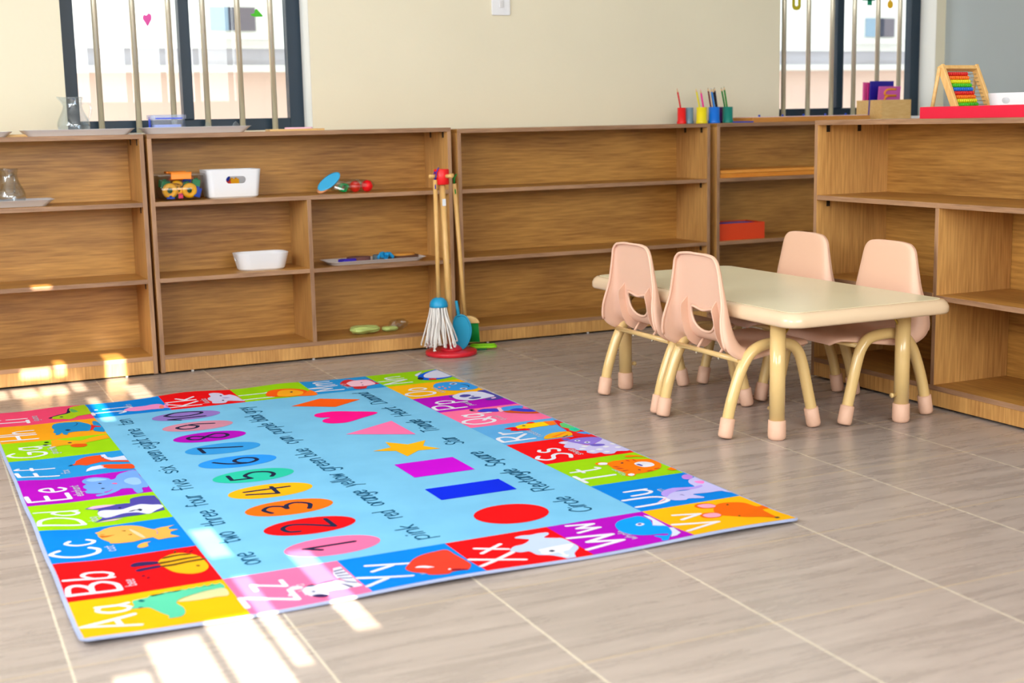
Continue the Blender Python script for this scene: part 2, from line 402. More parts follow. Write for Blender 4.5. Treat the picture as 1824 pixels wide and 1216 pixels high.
ART = '''
croc 1 1890,14667 1945,14508 1967,14354 2042,14189 2101,14004 2094,13830 2072,13614 2096,13387 2088,13166 2085,12885 1783,12878 1814,13138 1759,13372 1672,13610 1565,13806 1439,13896 1304,13902 1067,13844 775,13863 568,13969 540,14099 571,14217 718,14188 969,14286 1346,14425 1418,14559 1472,14759 1621,14681
belly 1 1447,13873 1640,13617 1739,13376 1795,13143 1783,12878 1342,12894 1344,13136 1336,13356 1355,13612
teal 1 1850,14567 1896,14496 1795,14439 1750,14511
teal 1 1472,14633 1478,14569 1433,14535 1414,14602
teal 1 818,14116 849,14062 782,14025 741,14084
leaf 0 1960,14366 2062,14304 1970,14267 2088,14180 1996,14144 2103,14047 2017,14009 2110,13914 2031,13875 2112,13782 2026,13745 2127,13647 2028,13601 2141,13511 2043,13466 2152,13353 2058,13318 2162,13194 2050,13152 2180,13033 2067,12991 2152,12870 2066,12879 2054,13174 2039,13621 2068,14010
wing 1 4138,14326 4261,14238 4279,14080 4207,13860 4114,13741 3992,13745 3975,13903 4004,14167 4021,14298
wing 1 3747,14288 3831,14197 3859,14001 3866,13827 3804,13752 3714,13798 3685,14052 3648,14229
bee 1 4127,13739 4332,13602 4479,13416 4491,13214 4347,13044 4131,12911 3779,12849 3363,12844 3132,12915 2981,13065 2974,13258 3100,13441 3301,13591 3657,13694 3925,13748
brown 1 4288,13650 4389,13512 4413,13230 4337,12986 4263,13062 4304,13292 4249,13579
brown 1 4055,13733 4064,13497 4108,13194 4082,12862 4013,12917 3982,13220 3939,13522 3920,13740
brown 1 3818,13740 3817,13488 3871,13145 3873,12828 3770,12831 3747,13171 3685,13495 3702,13714
brown 1 3461,13086 3480,13033 3413,12998 3376,13055
dkred 1 3326,14239 3396,14189 3313,14157 3260,14213
dkred 1 3157,14166 3226,14116 3149,14093 3096,14149
brown 1 4574,13327 4695,13283 4647,13262 4538,13300
dkred 0 4536,13125 4646,13021 4613,13014 4506,13111
dkred 0 4449,13033 4567,12917 4528,12912 4407,13022
cat 0 6936,14650 6968,14564 7129,14416 7220,14256 7224,14025 7126,13789 6944,13609 6695,13485 6558,13385 6632,13223 6647,13072 6681,12895 6542,13061 6379,13061 6294,12877 6187,13078 5972,13120 5727,12962 5735,13188 5704,13441 5955,13517 5906,13752 5819,13971 5857,14247 5934,14456 6063,14456 6344,14575 6606,14627 6794,14610
cat 1 5463,13941 5599,13847 5642,13718 5639,13616 5562,13712 5347,13731 5272,13865 5335,13954
peach 1 6843,13899 6716,13817 6340,13716 6002,13673 6089,13760 6496,13854
dkor 0 6674,14607 6576,14458 6559,14256 6461,14435 6451,14559
dkor 0 6773,14572 6678,14443 6669,14526
brown 1 6794,14074 6792,14012 6741,13979 6733,14022
brown 1 6414,13992 6426,13928 6376,13896 6366,13949
mauve 1 6558,13385 6453,13341 6220,13354 6127,13402 6302,13359 6464,13360
navy 0 9087,14577 9204,14463 9226,14174 9141,13856 9129,13635 9080,13499 9467,13433 9557,13339 9616,13101 9508,12823 9017,12801 8291,12827 8071,12836 8022,12989 7932,13226 7916,13511 7928,13769 7912,14050 7868,14355 7775,14538 8094,14300 8338,14349 8681,14331 8829,14277 8949,14412
pale 1 8430,14357 8705,14295 8751,14136 8613,13808 8768,13518 8864,13279 8686,13043 8573,12840 8338,12829 8136,13034 7903,13253 8156,13469 8242,13782 8075,14110 8107,14277
lilac 0 9100,14521 9244,14370 9235,14107 9129,13835 9059,13957 9004,14185 8991,14406
lilac 0 7753,14499 7825,14277 7849,14060 7814,13873 7740,14078 7745,14331
ink 1 8348,13655 8415,13534 8411,13447 8460,13372 8344,13327 8244,13388 8370,13454 8315,13595
ink 1 8806,13832 8842,13782 8761,13751 8726,13801
eleph 1 11905,14252 12083,14129 12129,13945 12013,13740 11828,13590 11656,13550 11736,13427 12036,13334 12247,13165 12354,12805 11733,12800 11119,12774 10459,12805 10408,12967 10015,13015 9930,13160 10210,13197 10499,13213 10579,13438 10420,13571 10243,13749 10143,13977 10136,14126 10289,14125 10353,13945 10446,14144 10563,14318 10756,14334 10907,14270 11170,14320 11347,14296 11491,14211 11666,14263
eleph2 1 11393,13260 11596,13093 11481,12889 10898,12902 10813,13093 11091,13244
eleph2 1 11917,14152 12009,13962 11893,13758 11714,13652 11669,13835 11693,14052
purple 1 10469,13907 10531,13769 10658,13663 10509,13729 10388,13876
ink 1 11436,13925 11462,13866 11388,13822 11354,13882
ink 1 10867,13933 10900,13874 10828,13831 10795,13890
hot 1 11245,13604 11256,13503 11157,13464 11123,13524
fox 0 13868,14250 13933,14172 14227,14111 14465,13939 14600,13780 14633,13539 14604,13389 14323,13395 13989,13304 13838,13234 13580,12782 13396,12790 13685,13258 13787,13475 13677,13723 13573,13922 13741,14083 13743,14220
pale 0 14636,13384 14647,13264 14236,13243 14122,13143 14207,12797 13643,12795 13825,13212 14020,13300 14310,13374
fox 1 13380,13582 13400,13371 13238,13049 13101,12770 12605,12785 12681,13048 12891,13381 13104,13531
pale 0 12857,14021 13117,13963 13332,13819 13410,13578 13220,13491 13158,13569 12988,13458 12973,13711 12923,13899
ink 1 13748,14379 13850,14275 13785,14237 13733,14336
ink 1 14246,13419 14298,13352 14208,13354
giraf 0 17244,14428 17337,14269 17100,14086 16936,13895 16777,13620 17060,13260 17250,12821 16683,12800 16592,13114 16437,13497 16102,13648 16101,13919 16381,13988 16415,14192 16340,14387 16398,14525 16781,14461
snout 1 16297,13988 16423,13878 16373,13716 16263,13563 16089,13535 15917,13653 15949,13836 16100,13972
ink 1 16677,14023 16723,13954 16623,13894 16584,13972
dkgrn 1 17079,14646 17140,14566 17037,14498 16959,14586
dkgrn 1 16740,14719 16797,14636 16689,14558 16619,14655
hippo 1 19301,14159 19596,14047 19678,13813 19623,13573 19545,13336 19278,13191 19037,13090 18779,13059 18342,13121 18044,13207 18097,13397 18132,13655 18055,13817 17815,13891 17926,13985 18161,13999 17943,14112 17970,14216 18148,14173 18349,14226 18715,14161 18963,14187
hippo 1 19312,12938 19296,12805 18489,12766 17691,12798 17796,12979 18032,13088 18506,12998
scarf 0 18939,13025 18731,12977 18535,12804 18376,12816 18494,12977 18145,13083 18017,13200 18445,13096
ink 1 18488,13872 18560,13775 18426,13704 18344,13802
ink 0 19537,13427 19269,13384 19064,13444 18881,13602 19125,13447 19281,13404
igu 1 20563,14013 20816,13904 20929,13660 21069,13458 21220,13381 21601,13356 21881,13261 22015,13030 22075,12784 20990,12769 20616,12799 20516,13068 20427,13241 20195,13386 20095,13536 20242,13722 20343,13959
ink 1 20626,14119 20747,14003 20910,13847 21013,13650 21155,13494 21627,13399 21775,13310 21478,13371 21146,13367 20974,13516 20860,13761 20722,13960 20523,14052
moss 1 21644,13315 21518,13214 21134,13124 21089,13270 21261,13341
ink 1 20615,13779 20661,13705 20558,13660 20507,13724
jelly 1 20582,11752 20867,11586 20951,11301 20944,11000 21032,10802 21025,10559 20742,10430 20376,10470 20230,10649 20269,10942 20251,11303 20350,11583
coral 1 20715,10557 20759,10457 20368,10457 20212,10562 20388,10634
jelly 0 20742,10430 21017,10254 20923,10242 20618,10393 20653,10280 20531,10304 20438,10434 20279,10308 20182,10342 20308,10499
koala 1 21620,8717 21747,8528 21612,8302 21287,8250 21314,8051 20958,7913 20404,7890 20031,7857 20194,8132 20325,8352 20068,8508 20075,8724 20219,8909 20503,8859 20833,8910 21077,8871 21265,8733
mauve 1 20939,8428 20935,8270 20837,8166 20794,8335
ink 1 21267,8431 21321,8370 21216,8347 21178,8403
ink 1 20517,8527 20585,8464 20483,8440 20430,8500
mane 1 20691,6960 21243,6691 21316,6285 21197,5875 20890,5576 20458,5538 20018,5834 19955,6288 20152,6718 20381,6951
lion 1 20346,6637 20993,6430 21121,6119 20951,5835 20543,5679 20124,5858 20031,6212 20119,6511
orange 1 20251,5710 20668,5364 19761,5404 19895,6034
ink 1 20702,6101 20780,6023 20672,5999 20594,6077
monk 1 21172,4130 21765,3815 21850,3575 21581,3422 21575,3120 21529,3044 21319,2873 20955,2910 20579,2862 20500,3071 20311,3407 20007,3542 19960,3794 20132,3942 20438,3898 20697,4048
pinkish 1 21195,3883 21482,3637 21535,3347 21410,3024 20985,2960 20583,3011 20421,3309 20430,3604 20551,3889 20865,3903
ink 1 21075,3398 21110,3340 21038,3335 20998,3385
ink 1 20626,3507 20660,3450 20588,3445 20551,3496
peng 1 21222,1143 21634,760 21932,322 21995,-43 20706,-6 20514,-21 20292,356 20176,809 20287,1168 20494,1334 20784,1314 21016,1193
pale 1 21106,953 21438,743 21780,383 21943,28 21588,-85 20706,-6 20492,241 20444,607 20583,895 20791,1031
ink 1 20787,1319 20927,1165 20669,1126 20448,1259 20509,1359
pale 1 21424,1175 21669,969 21893,723 21413,1006 21134,1209
scarf 0 20478,1015 20509,831 20347,740 20148,852 20255,1057
octo 1 19094,1385 19466,1159 19595,861 19528,549 19251,233 19063,65 18555,70 18137,71 17883,334 17871,641 17995,1010 18289,1337 18642,1462
pale 1 19166,746 19291,556 19100,467 18963,663
pale 1 18215,751 18307,575 18110,493 17979,685
ink 1 19136,697 19201,578 19102,527 19038,646
ink 1 18173,708 18221,597 18125,547 18077,658
coral 1 18544,1216 18647,1113 18512,1109 18410,1212
coral 1 18836,1317 18914,1225 18794,1219 18717,1311
coral 1 18873,1157 18932,1087 18829,1084 18771,1153
coral 1 18642,995 18730,919 18633,923 18557,991
ink 1 18912,439 18784,309 18536,263 18370,320 18339,379 18498,310 18724,350
navy 1 17445,431 17514,8 16757,80 16042,52 15857,432 15909,671 16133,717 16431,318
pale 1 17129,1487 17371,1238 17524,965 17530,574 17310,340 16946,263 16450,220 16305,493 16234,760 16174,1166 16349,1409 16630,1551
navy 1 17065,1250 17206,1042 17069,864 16869,921 16744,1152 16852,1282
navy 1 16543,1151 16629,908 16504,698 16350,826 16340,1064
navy 1 16832,937 16839,846 16738,831 16699,922
navy 1 17247,1555 17191,1461 16882,1590 16978,1623
lilac 1 16186,473 16268,303 16123,316 16038,481
quail 1 14536,1699 14728,1431 14678,1227 14546,1003 14134,1136 14236,1426 14334,1662
pinkish 1 14658,952 14591,840 14165,952 14054,1116
sky2 1 14585,829 14696,534 14595,121 14234,237 14175,494 14087,819 14165,952
rust 1 14078,993 14034,731 13797,447 13964,138 14625,49 13966,23 13298,67 13373,426 13633,752 13816,946
quail 1 14115,749 14263,452 14124,290 13857,76 13523,98 13612,366 13843,595
ink 0 14825,1881 14891,1754 14804,1679 14699,1809 14516,1736 14601,1880
rust 0 13129,81 13115,-11 12795,65 12841,98 13017,52
roost 1 11892,1602 12037,1388 12082,1162 12076,871 12071,579 11810,533 11547,665 11536,992 11499,1271 11560,1559 11694,1653
orange 0 12103,563 12049,233 11519,386 11521,620 11783,605
scarf 0 12103,206 12049,-6 11569,4 10277,73 10317,255 9475,49 9859,670 10226,649 10773,478 11337,420
leaf 1 11577,252 11609,73 11385,-77 10690,-3 10503,127 10424,371 10885,332 11130,410
teal2 0 10671,416 10948,212 10824,160 10940,40 10817,-12 10590,51 10424,371
red 1 11787,2040 11884,1750 11774,1630 11540,1683 11552,1476 11395,1365 11268,1442 11347,1690 11348,1804 11503,1958 11645,1863
red 1 12157,1126 12237,910 12091,849 12044,1005
bee 1 10061,1555 10374,1342 10580,1039 10600,741 10501,504 10077,612 9966,898 9980,1202 9969,1461
orange 0 10152,1284 10493,624 10454,601 10077,1153
ink 1 11884,1404 11924,1311 11849,1275 11819,1362
ink 0 9988,1000 10128,743 10063,762 9963,957
sky2 1 10258,373 10279,188 10017,69 9996,253
fleece 1 9377,1428 9501,1224 9402,1052 9059,981 8706,781 8947,369 9349,4 9049,-86 8129,-14 7739,16 7603,178 7703,452 7537,656 7596,896 7801,919 7785,1146 7991,1251 8177,1178 8341,1363 8566,1354 8777,1517 8982,1466 9128,1349
sheepf 1 9467,1102 9621,796 9638,503 9522,195 9286,68 9047,228 8813,555 8763,778 9059,981
sheepe 1 8724,771 8780,601 8670,410 8531,375 8457,555 8537,734
pale 1 9405,910 9455,785 9321,744 9268,884
pale 1 9077,762 9144,628 9003,592 8942,737
ink 1 9380,867 9408,810 9340,798 9324,855
ink 1 9052,719 9086,653 9021,644 8995,703
white 1 8176,876 8233,735 8085,678 8041,841
white 1 8455,1261 8502,1140 8362,1078 8342,1226
white 1 8074,1138 8119,1017 8002,972 7963,1103
white 1 7825,823 7864,692 7747,647 7709,778
white 1 8344,562 8384,429 8265,384 8225,518
white 1 8130,293 8161,163 8042,120 8003,254
white 1 8559,218 8580,109 8458,64 8430,179
white 1 8675,1075 8707,947 8580,891 8554,1029
white 1 9324,1399 9368,1266 9238,1208 9201,1352
sheepe 1 9737,1145 9794,988 9630,918 9523,1115
tiger 1 6670,1343 6796,1099 6785,891 6763,607 6636,384 6502,111 6198,51 5800,186 5515,414 5378,709 5339,994 5326,1235 5200,1361 5240,1518 5358,1553 5496,1447 5752,1456 6072,1482 6402,1427
tiger 1 6788,1661 6871,1510 6740,1317 6526,1424 6614,1652
white 1 6747,1591 6812,1463 6707,1335 6553,1435 6607,1603
white 1 5362,1473 5450,1331 5326,1287 5211,1432
white 1 6275,744 6382,561 6314,386 6120,287 5890,345 5796,509 5832,700 6028,770
navy 1 6168,741 6189,648 6004,637 5959,704
rust 0 6334,1400 6272,1290 6137,1235 6181,1368
rust 0 6138,1419 6048,1260 5926,1225 5966,1386
rust 0 5805,1425 5815,1263 5743,1174 5707,1378
rust 0 6756,746 6670,689 6526,718 6612,776
rust 0 6704,560 6629,523 6485,554 6566,601
rust 0 5452,874 5490,693 5393,647 5373,843
rust 0 5578,561 5587,396 5510,404 5480,568
ink 1 5671,993 5687,931 5588,937 5611,976
ink 1 6498,1042 6539,965 6468,953 6443,1020
tiger 1 7126,533 7114,376 6963,191 6554,107 6745,156 6928,321 6932,482 7007,574
tiger 0 5344,293 5467,57 5167,71 5171,255
unic 1 4141,391 4252,223 4258,51 3388,40 2579,-14 2781,175 2917,246 2933,615 2985,1011 2667,897 2600,994 2726,1284 2660,1431 2764,1681 3001,1743 3291,1591 3392,1261 3367,873 3551,592 3912,524
mane2 1 3452,1624 3633,1433 3713,1141 3624,845 3562,612 3617,357 3460,432 3379,757 3443,1095 3306,1448 3105,1679 3265,1712
pinkish 0 2788,2148 3034,1802 3041,1731 2930,1813 2801,2075
mane3 1 4532,351 4652,191 4570,47 4316,154 4211,333 4318,431
hot2 1 3960,341 3968,211 3877,104 3698,235 3775,337
mauve 1 3096,1327 3111,1237 2960,1254 3042,1282
fox2 1 1590,1334 1909,1066 2004,807 1904,508 1741,337 1366,262 1377,28 1119,72 1098,285 769,354 349,438 320,514 556,701 740,982 949,1165 1157,1378 1356,1408
fox2 1 2119,1526 2219,1364 2154,1127 1944,1043 1769,1187 1825,1455 1973,1552
fox2 1 1406,1825 1502,1639 1420,1393 1234,1353 1081,1484 1093,1746 1233,1870
rose 1 2085,1465 2138,1305 2075,1124 1896,1075 1794,1198 1873,1423
rose 1 1365,1784 1433,1630 1380,1419 1207,1385 1103,1523 1167,1751
ink 1 333,505 356,419 273,398 243,502
brown 1 1833,810 1867,750 1804,759 1770,816
brown 1 935,1092 967,1037 908,1043 883,1095
pale 0 2047,2978 1908,2898 1338,2920 954,2974 898,2872 411,2985 266,3177 251,3342 503,3152 761,3025 1073,2946 1263,3194 1582,3013 1810,3003
whale 1 1647,3954 1883,3764 1992,3542 2033,3334 2056,3135 1907,3038 1635,3039 1381,3134 1237,3187 1073,2946 761,3025 503,3152 313,3326 70,3521 133,3636 273,3573 504,3609 550,3536 403,3360 491,3260 591,3377 656,3650 786,3861 1016,4015 1293,4055
white 1 1493,3513 1559,3359 1427,3313 1366,3474
navy 1 1496,3465 1536,3373 1456,3364 1427,3449
fish 1 1930,6358 2012,6159 1961,5955 1985,5759 1946,5546 1804,5572 1643,5768 1504,5585 1397,5433 1063,5401 667,5417 349,5687 16,5819 8,5956 236,6057 458,6207 618,6435 927,6481 956,6666 1147,6817 1261,6763 1396,6611 1444,6364 1651,6128 1770,6207
white 1 869,6377 971,6037 987,5532 862,5439 572,5704 197,5923 355,6083 579,6300
ink 1 737,6110 777,6012 681,5983 648,6078
yak 1 1172,9229 1389,9074 1673,8840 1838,8564 1898,8284 1890,8007 1513,7970 929,7921 651,7968 331,8170 363,8290 375,8491 263,8640 355,8867 464,8985 622,9003 823,9169 1012,9239
white 1 1102,9040 1159,8936 1092,8776 926,8656 798,8666 763,8783 945,8814 1046,8938
dkred 1 553,8458 551,8334 397,8172 329,8191 421,8431
dkred 1 911,8568 917,8493 844,8482 838,8557
white 1 628,8499 663,8443 583,8441 550,8500
pale 1 857,11535 1036,11416 1070,11252 1095,11012 1103,10737 932,10480 562,10372 539,10612 550,10801 587,10981 537,11111 325,11159 285,11304 423,11449 645,11532
pale 0 1889,10573 1923,10391 1595,10398 1191,10373 763,10400 1004,10554 1265,10685 1548,10673
wing 1 1089,11400 1141,11269 1087,11169 1149,10996 1175,10753 1102,10816 1060,11120 1035,11301
wing 0 1715,10619 1763,10403 1714,10399 1655,10628
wing 0 1567,10647 1567,10408 1519,10403 1502,10648
wing 0 1410,10658 1364,10395 1317,10391 1357,10655
wing 0 1256,10668 1148,10388 1100,10394 1209,10664
wing 0 1049,10638 825,10399 772,10417 924,10581
wing 0 999,11177 963,11054 655,10882 622,10912 894,11075
wing 0 1041,10855 889,10690 573,10562 539,10612 830,10729
wing 1 457,11457 506,11329 384,11160 258,11199 311,11352
wing 1 721,11396 735,11344 682,11313 668,11365
peach2 1 1143,11727 1205,11614 1133,11482 1010,11481 967,11626 1029,11741
peach2 1 761,11855 829,11761 785,11679 657,11773 675,11861
'''

# ================================================================ the rug
RX, RY, RW, RL = .43, -2.69, 1.59, 2.225      # print coordinates: u runs away from the camera (+Y), v runs to the left (-X)
PALC = dict(yellow=(246,178,10), red=(236,10,18), blue=(0,128,222), green=(152,208,8), purple=(176,6,186), blue2=(36,146,216), orangec=(242,160,22),
 pink=(240,70,112), pink2=(250,112,160), lblue=(92,168,228), lightblue=(120,190,230), white=(226,226,238), ink=(28,36,66), croc=(88,196,158), belly=(206,206,152), teal=(8,96,100),
 leaf=(96,200,120), wing=(52,36,84), bee=(242,174,24), brown=(92,70,22), dkred=(130,10,40), cat=(240,172,80), peach=(248,200,160), dkor=(196,106,28), mauve=(150,140,200),
 navy=(76,70,160), pale=(214,216,240), lilac=(230,176,216), eleph=(112,160,230), eleph2=(150,192,242), hot=(244,90,150), fox=(236,76,26), giraf=(238,164,24), snout=(226,86,12),
 dkgrn=(24,60,24), hippo=(26,138,200), scarf=(222,34,36), igu=(166,196,22), moss=(96,172,92), jelly=(242,144,202), coral=(244,128,108), koala=(208,202,232), mane=(250,92,12),
 lion=(255,172,28), orange=(255,120,24), monk=(208,44,48), pinkish=(245,194,214), peng=(0,92,220), octo=(52,152,232), quail=(62,62,204), sky2=(72,152,236), rust=(204,80,30),
 roost=(250,206,4), teal2=(40,200,160), fleece=(196,190,236), sheepf=(140,116,216), sheepe=(108,92,192), tiger=(255,122,4), unic=(194,188,240), mane2=(178,152,236), mane3=(192,132,226),
 hot2=(246,132,210), fox2=(236,104,8), rose=(236,162,188), whale=(4,152,246), fish=(190,206,240), yak=(226,62,42), peach2=(250,214,230), wordc=(10,84,120), c9=(206,136,160), c10=(146,116,196), c7=(50,150,222),
 c6=(40,148,240), c5=(40,196,166), c4=(255,178,14), c3=(255,112,14), bluesq=(0,40,226), magenta=(200,0,212), heart=(255,8,140), tri=(252,116,172), edge=(168,178,212), smallw=(196,198,214))
def leafc(c): return c
class Print:
    def __init__(s): s.v = []; s.f = []; s.c = []; s.z = .0063
    def poly(s, pts, col):
        o = len(s.v); s.v += [(u, v, s.z) for u, v in pts]; s.f.append(tuple(range(o, o+len(pts)))); s.c.append(PALC[col])
    def rect(s, u0, u1, v0, v1, col): s.poly([(u0, v0), (u1, v0), (u1, v1), (u0, v1)], col)
    def ell(s, u, v, ru, rv, col, n=40): s.poly([(u+ru*math.cos(2*PI*i/n), v+rv*math.sin(2*PI*i/n)) for i in range(n)], col)
    def stroke(s, pts, wd, col):
        pts = [Vector(q) for q in pts]; cl_ = [pts[0]]
        for q in pts[1:]:
            if (q-cl_[-1]).length > wd*.12: cl_.append(q)
        pts = cl_; runs = [[pts[0]]]
        for i in range(1, len(pts)):
            runs[-1].append(pts[i])
            if i < len(pts)-1:
                a = (pts[i]-pts[i-1]).normalized(); b = (pts[i+1]-pts[i]).normalized()
                if a.dot(b) < .35: runs.append([pts[i]])
        h = wd/2
        for rn in runs:
            if len(rn) < 2:
                continue
            s.z += .000016; L_ = []; R_ = []
            for i, q in enumerate(rn):
                a = (rn[i]-rn[i-1]).normalized() if i else (rn[1]-rn[0]).normalized()
                b = (rn[i+1]-rn[i]).normalized() if i < len(rn)-1 else a
                t = (a+b).normalized(); n_ = Vector((-t.y, t.x)); k = h/max(.6, n_.dot(Vector((-a.y, a.x))))
                L_.append(q+n_*k); R_.append(q-n_*k)
            for i in range(len(rn)-1): s.z += .0000015; s.poly([L_[i], R_[i], R_[i+1], L_[i+1]], col)
            for q, d_, l_, r_ in ((rn[0], rn[0]-rn[1], R_[0], L_[0]), (rn[-1], rn[-1]-rn[-2], L_[-1], R_[-1])):
                s.z += .000002; a0 = math.atan2((l_-q).y, (l_-q).x); sg = -1
                s.poly([q+Vector((math.cos(a0+sg*PI*i/6), math.sin(a0+sg*PI*i/6)))*h for i in range(7)], col)
    def up(s, d=.00022): s.z += d
# a hand-drawn stroke alphabet: strokes of points, '~' = smooth curve; cap height 1, x height .62
GL = {
 'A': (.72, '0,0 .38,1 .72,0|.13,.33 .6,.35'), 'B': (.62, '0,0 0,1|~0,1 .42,.95 .5,.75 .3,.56 .02,.53|~.02,.53 .45,.5 .62,.27 .4,.03 0,0'),
 'C': (.62, '~.6,.82 .4,1 .12,.8 0,.45 .15,.08 .42,0 .62,.15'), 'D': (.68, '0,0 0,1|~0,1 .4,.93 .68,.55 .5,.12 0,0'),
 'E': (.58, '.55,1 0,.97 0,0 .58,.02|0,.52 .45,.54'), 'F': (.55, '.55,1 0,.96 0,0|0,.52 .42,.54'),
 'G': (.68, '~.62,.84 .4,1 .1,.8 0,.42 .2,.03 .5,.02 .66,.25|.66,.25 .66,.42 .36,.42'), 'H': (.62, '0,0 0,1|.62,0 .62,1|0,.5 .62,.52'),
 'I': (.44, '.22,0 .22,1|0,0 .44,0|0,1 .44,1'), 'J': (.5, '.1,1 .5,1|~.36,1 .36,.4 .28,.05 .12,.02 0,.18'), 'K': (.6, '0,0 0,1|.56,1 0,.45|.14,.56 .6,0'),
 'L': (.5, '0,1 0,0 .5,.02'), 'M': (.8, '0,0 .1,1 .4,.3 .7,1 .8,0'), 'N': (.64, '0,0 .05,1 .58,0 .64,1'), 'O': (.7, '~.35,1 .06,.8 0,.45 .12,.1 .38,0 .64,.2 .7,.58 .58,.9 .35,1'),
 'P': (.58, '0,0 0,1|~0,1 .45,.97 .58,.72 .42,.48 0,.42'), 'Q': (.72, '~.35,1 .06,.8 0,.45 .12,.1 .38,0 .64,.2 .7,.58 .58,.9 .35,1|.42,.3 .76,-.06'),
 'R': (.62, '0,0 0,1|~0,1 .45,.97 .56,.74 .4,.54 0,.48|.2,.5 .62,0'), 'S': (.56, '~.52,.86 .3,1 .06,.84 .12,.6 .44,.44 .54,.2 .32,.0 .0,.12'),
 'T': (.66, '.33,0 .33,1|0,1 .66,1'), 'U': (.64, '~0,1 .02,.4 .16,.04 .42,.02 .6,.3 .64,1'), 'V': (.64, '0,1 .33,0 .64,1'), 'W': (.9, '0,1 .22,0 .46,.75 .7,0 .9,1'),
 'X': (.62, '0,0 .6,1|0,1 .62,0'), 'Y': (.62, '0,1 .3,.5|.62,1 .18,0'), 'Z': (.62, '.02,1 .6,1 0,0 .62,.0'),
 'a': (.44, '~.4,.56 .2,.62 .03,.42 .04,.12 .2,0 .38,.16|.42,.62 .4,.2 .46,0'), 'b': (.44, '0,1 0,0|~0,.4 .2,.6 .4,.48 .42,.18 .24,0 0,.1'), 'c': (.4, '~.38,.52 .2,.62 .02,.4 .06,.1 .24,0 .4,.12'),
 'd': (.44, '.42,1 .42,0|~.42,.45 .22,.6 .03,.4 .04,.12 .2,0 .42,.14'), 'e': (.44, '~.02,.32 .4,.36 .34,.58 .16,.6 .0,.34 .08,.06 .26,0 .42,.12'), 'f': (.34, '~.34,.92 .2,1 .12,.8 .12,.4 .12,0|0,.58 .32,.58'),
 'g': (.44, '~.4,.56 .2,.62 .03,.42 .04,.14 .2,.04 .38,.18|~.42,.62 .42,.1 .36,-.28 .18,-.36 .02,-.22'), 'h': (.42, '0,1 0,0|~0,.36 .16,.58 .34,.54 .4,.3 .4,0'), 'i': (.08, '.04,.6 .04,0|.03,.82 .05,.85'),
 'j': (.2, '~.16,.6 .16,0 .1,-.28 -.06,-.3|.16,.82 .18,.85'), 'k': (.38, '0,1 0,0|.36,.6 0,.26|.1,.34 .38,0'), 'l': (.1, '.04,1 .04,.1 .1,0'), 'm': (.66, '0,.62 0,0|~0,.4 .14,.6 .28,.54 .32,.3 .32,0|~.32,.36 .46,.6 .6,.54 .64,.3 .66,0'),
 'n': (.42, '0,.62 0,0|~0,.38 .16,.6 .34,.54 .4,.3 .4,0'), 'o': (.42, '~.2,.62 .02,.48 .02,.16 .2,0 .4,.14 .42,.42 .2,.62'), 'p': (.44, '0,.62 0,-.38|~0,.42 .2,.62 .4,.5 .42,.2 .24,.02 0,.12'),
 'q': (.44, '~.42,.46 .22,.62 .03,.42 .04,.14 .2,.02 .42,.16|.42,.62 .42,-.36 .52,-.3'), 'r': (.3, '0,.62 0,0|~0,.36 .12,.58 .3,.6'), 's': (.36, '~.34,.54 .18,.62 .04,.5 .1,.36 .3,.26 .34,.1 .18,0 .0,.08'),
 't': (.34, '~.16,.9 .14,.3 .2,.02 .34,.06|0,.6 .34,.62'), 'u': (.42, '~0,.62 .02,.2 .14,0 .34,.1 .4,.3|.4,.62 .4,.0'), 'v': (.4, '0,.62 .2,0 .4,.62'), 'w': (.6, '0,.62 .15,0 .3,.5 .46,0 .6,.62'),
 'x': (.4, '0,.62 .4,0|.38,.62 0,0'), 'y': (.42, '0,.62 .2,.1|.42,.62 .1,-.38'), 'z': (.4, '.02,.62 .38,.62 0,0 .4,0'), '-': (.3, '0,.3 .28,.3'), ' ': (.3, ''),
 '1': (.3, '0,.72 .2,1 .2,0'), '2': (.6, '~.02,.76 .1,.96 .36,1 .52,.8 .4,.5 .02,.02|.02,.02 .6,.04'), '3': (.56, '~.02,.9 .3,1 .5,.82 .4,.58 .2,.52|~.2,.52 .46,.46 .56,.24 .34,.0 0,.1'), '4': (.6, '.44,0 .44,1|.2,1 0,.36 .6,.36'),
 '5': (.56, '.5,1 .08,1 .04,.56|~.04,.56 .34,.64 .56,.4 .44,.08 .2,0 0,.1'), '6': (.54, '~.42,1 .12,.7 0,.3 .16,.02 .4,.02 .54,.26 .4,.5 .16,.48 .02,.3'), '7': (.54, '0,.98 .54,1 .2,0|.3,.5 .3,.5'),
 '8': (.52, '~.3,.54 .06,.74 .14,.96 .36,1 .48,.8 .26,.54 .02,.26 .14,.02 .4,.02 .52,.26 .3,.54'), '9': (.52, '~.48,.7 .3,1 .04,.88 .04,.58 .26,.46 .48,.64 .5,.4 .36,.0'), '0': (.56, '~.28,1 .04,.8 .0,.4 .14,.04 .34,0 .54,.3 .54,.7 .28,1')}
def glyph(ch):
    wd, d = GL[ch]; out = []
    for st in d.split('|'):
        if not st: continue
        sm = st[0] == '~'; p = [tuple(map(float, q.split(','))) for q in st.lstrip('~').split()]
        out.append([(q.x, q.y) for q in crom([Vector((a, b, 0)) for a, b in p], 5)] if sm else p)
    return wd, out
def text_width(t, sp=.16): return sum(GL[c][0]+sp for c in t)-sp
def put(pr, t, u, v, h, wd, col, width=None, slant=0.0, sp=.16):
    kx = width/text_width(t, sp) if width else h
    x = 0; zk = pr.z
    for c in t:
        g, st = glyph(c)
        for s_ in st: pr.stroke([(u+(x+a+slant*b)*kx, v+b*h) for a, b in s_], wd, col)
        x += g+sp
    pr.z = zk
P = Print()
P.rect(.012, RL-.012, .012, RW-.012, 'lightblue'); P.up()
UB = [.008, .234, .487, .739, .991, 1.244, 1.495, 1.738, 1.986, RL-.008]
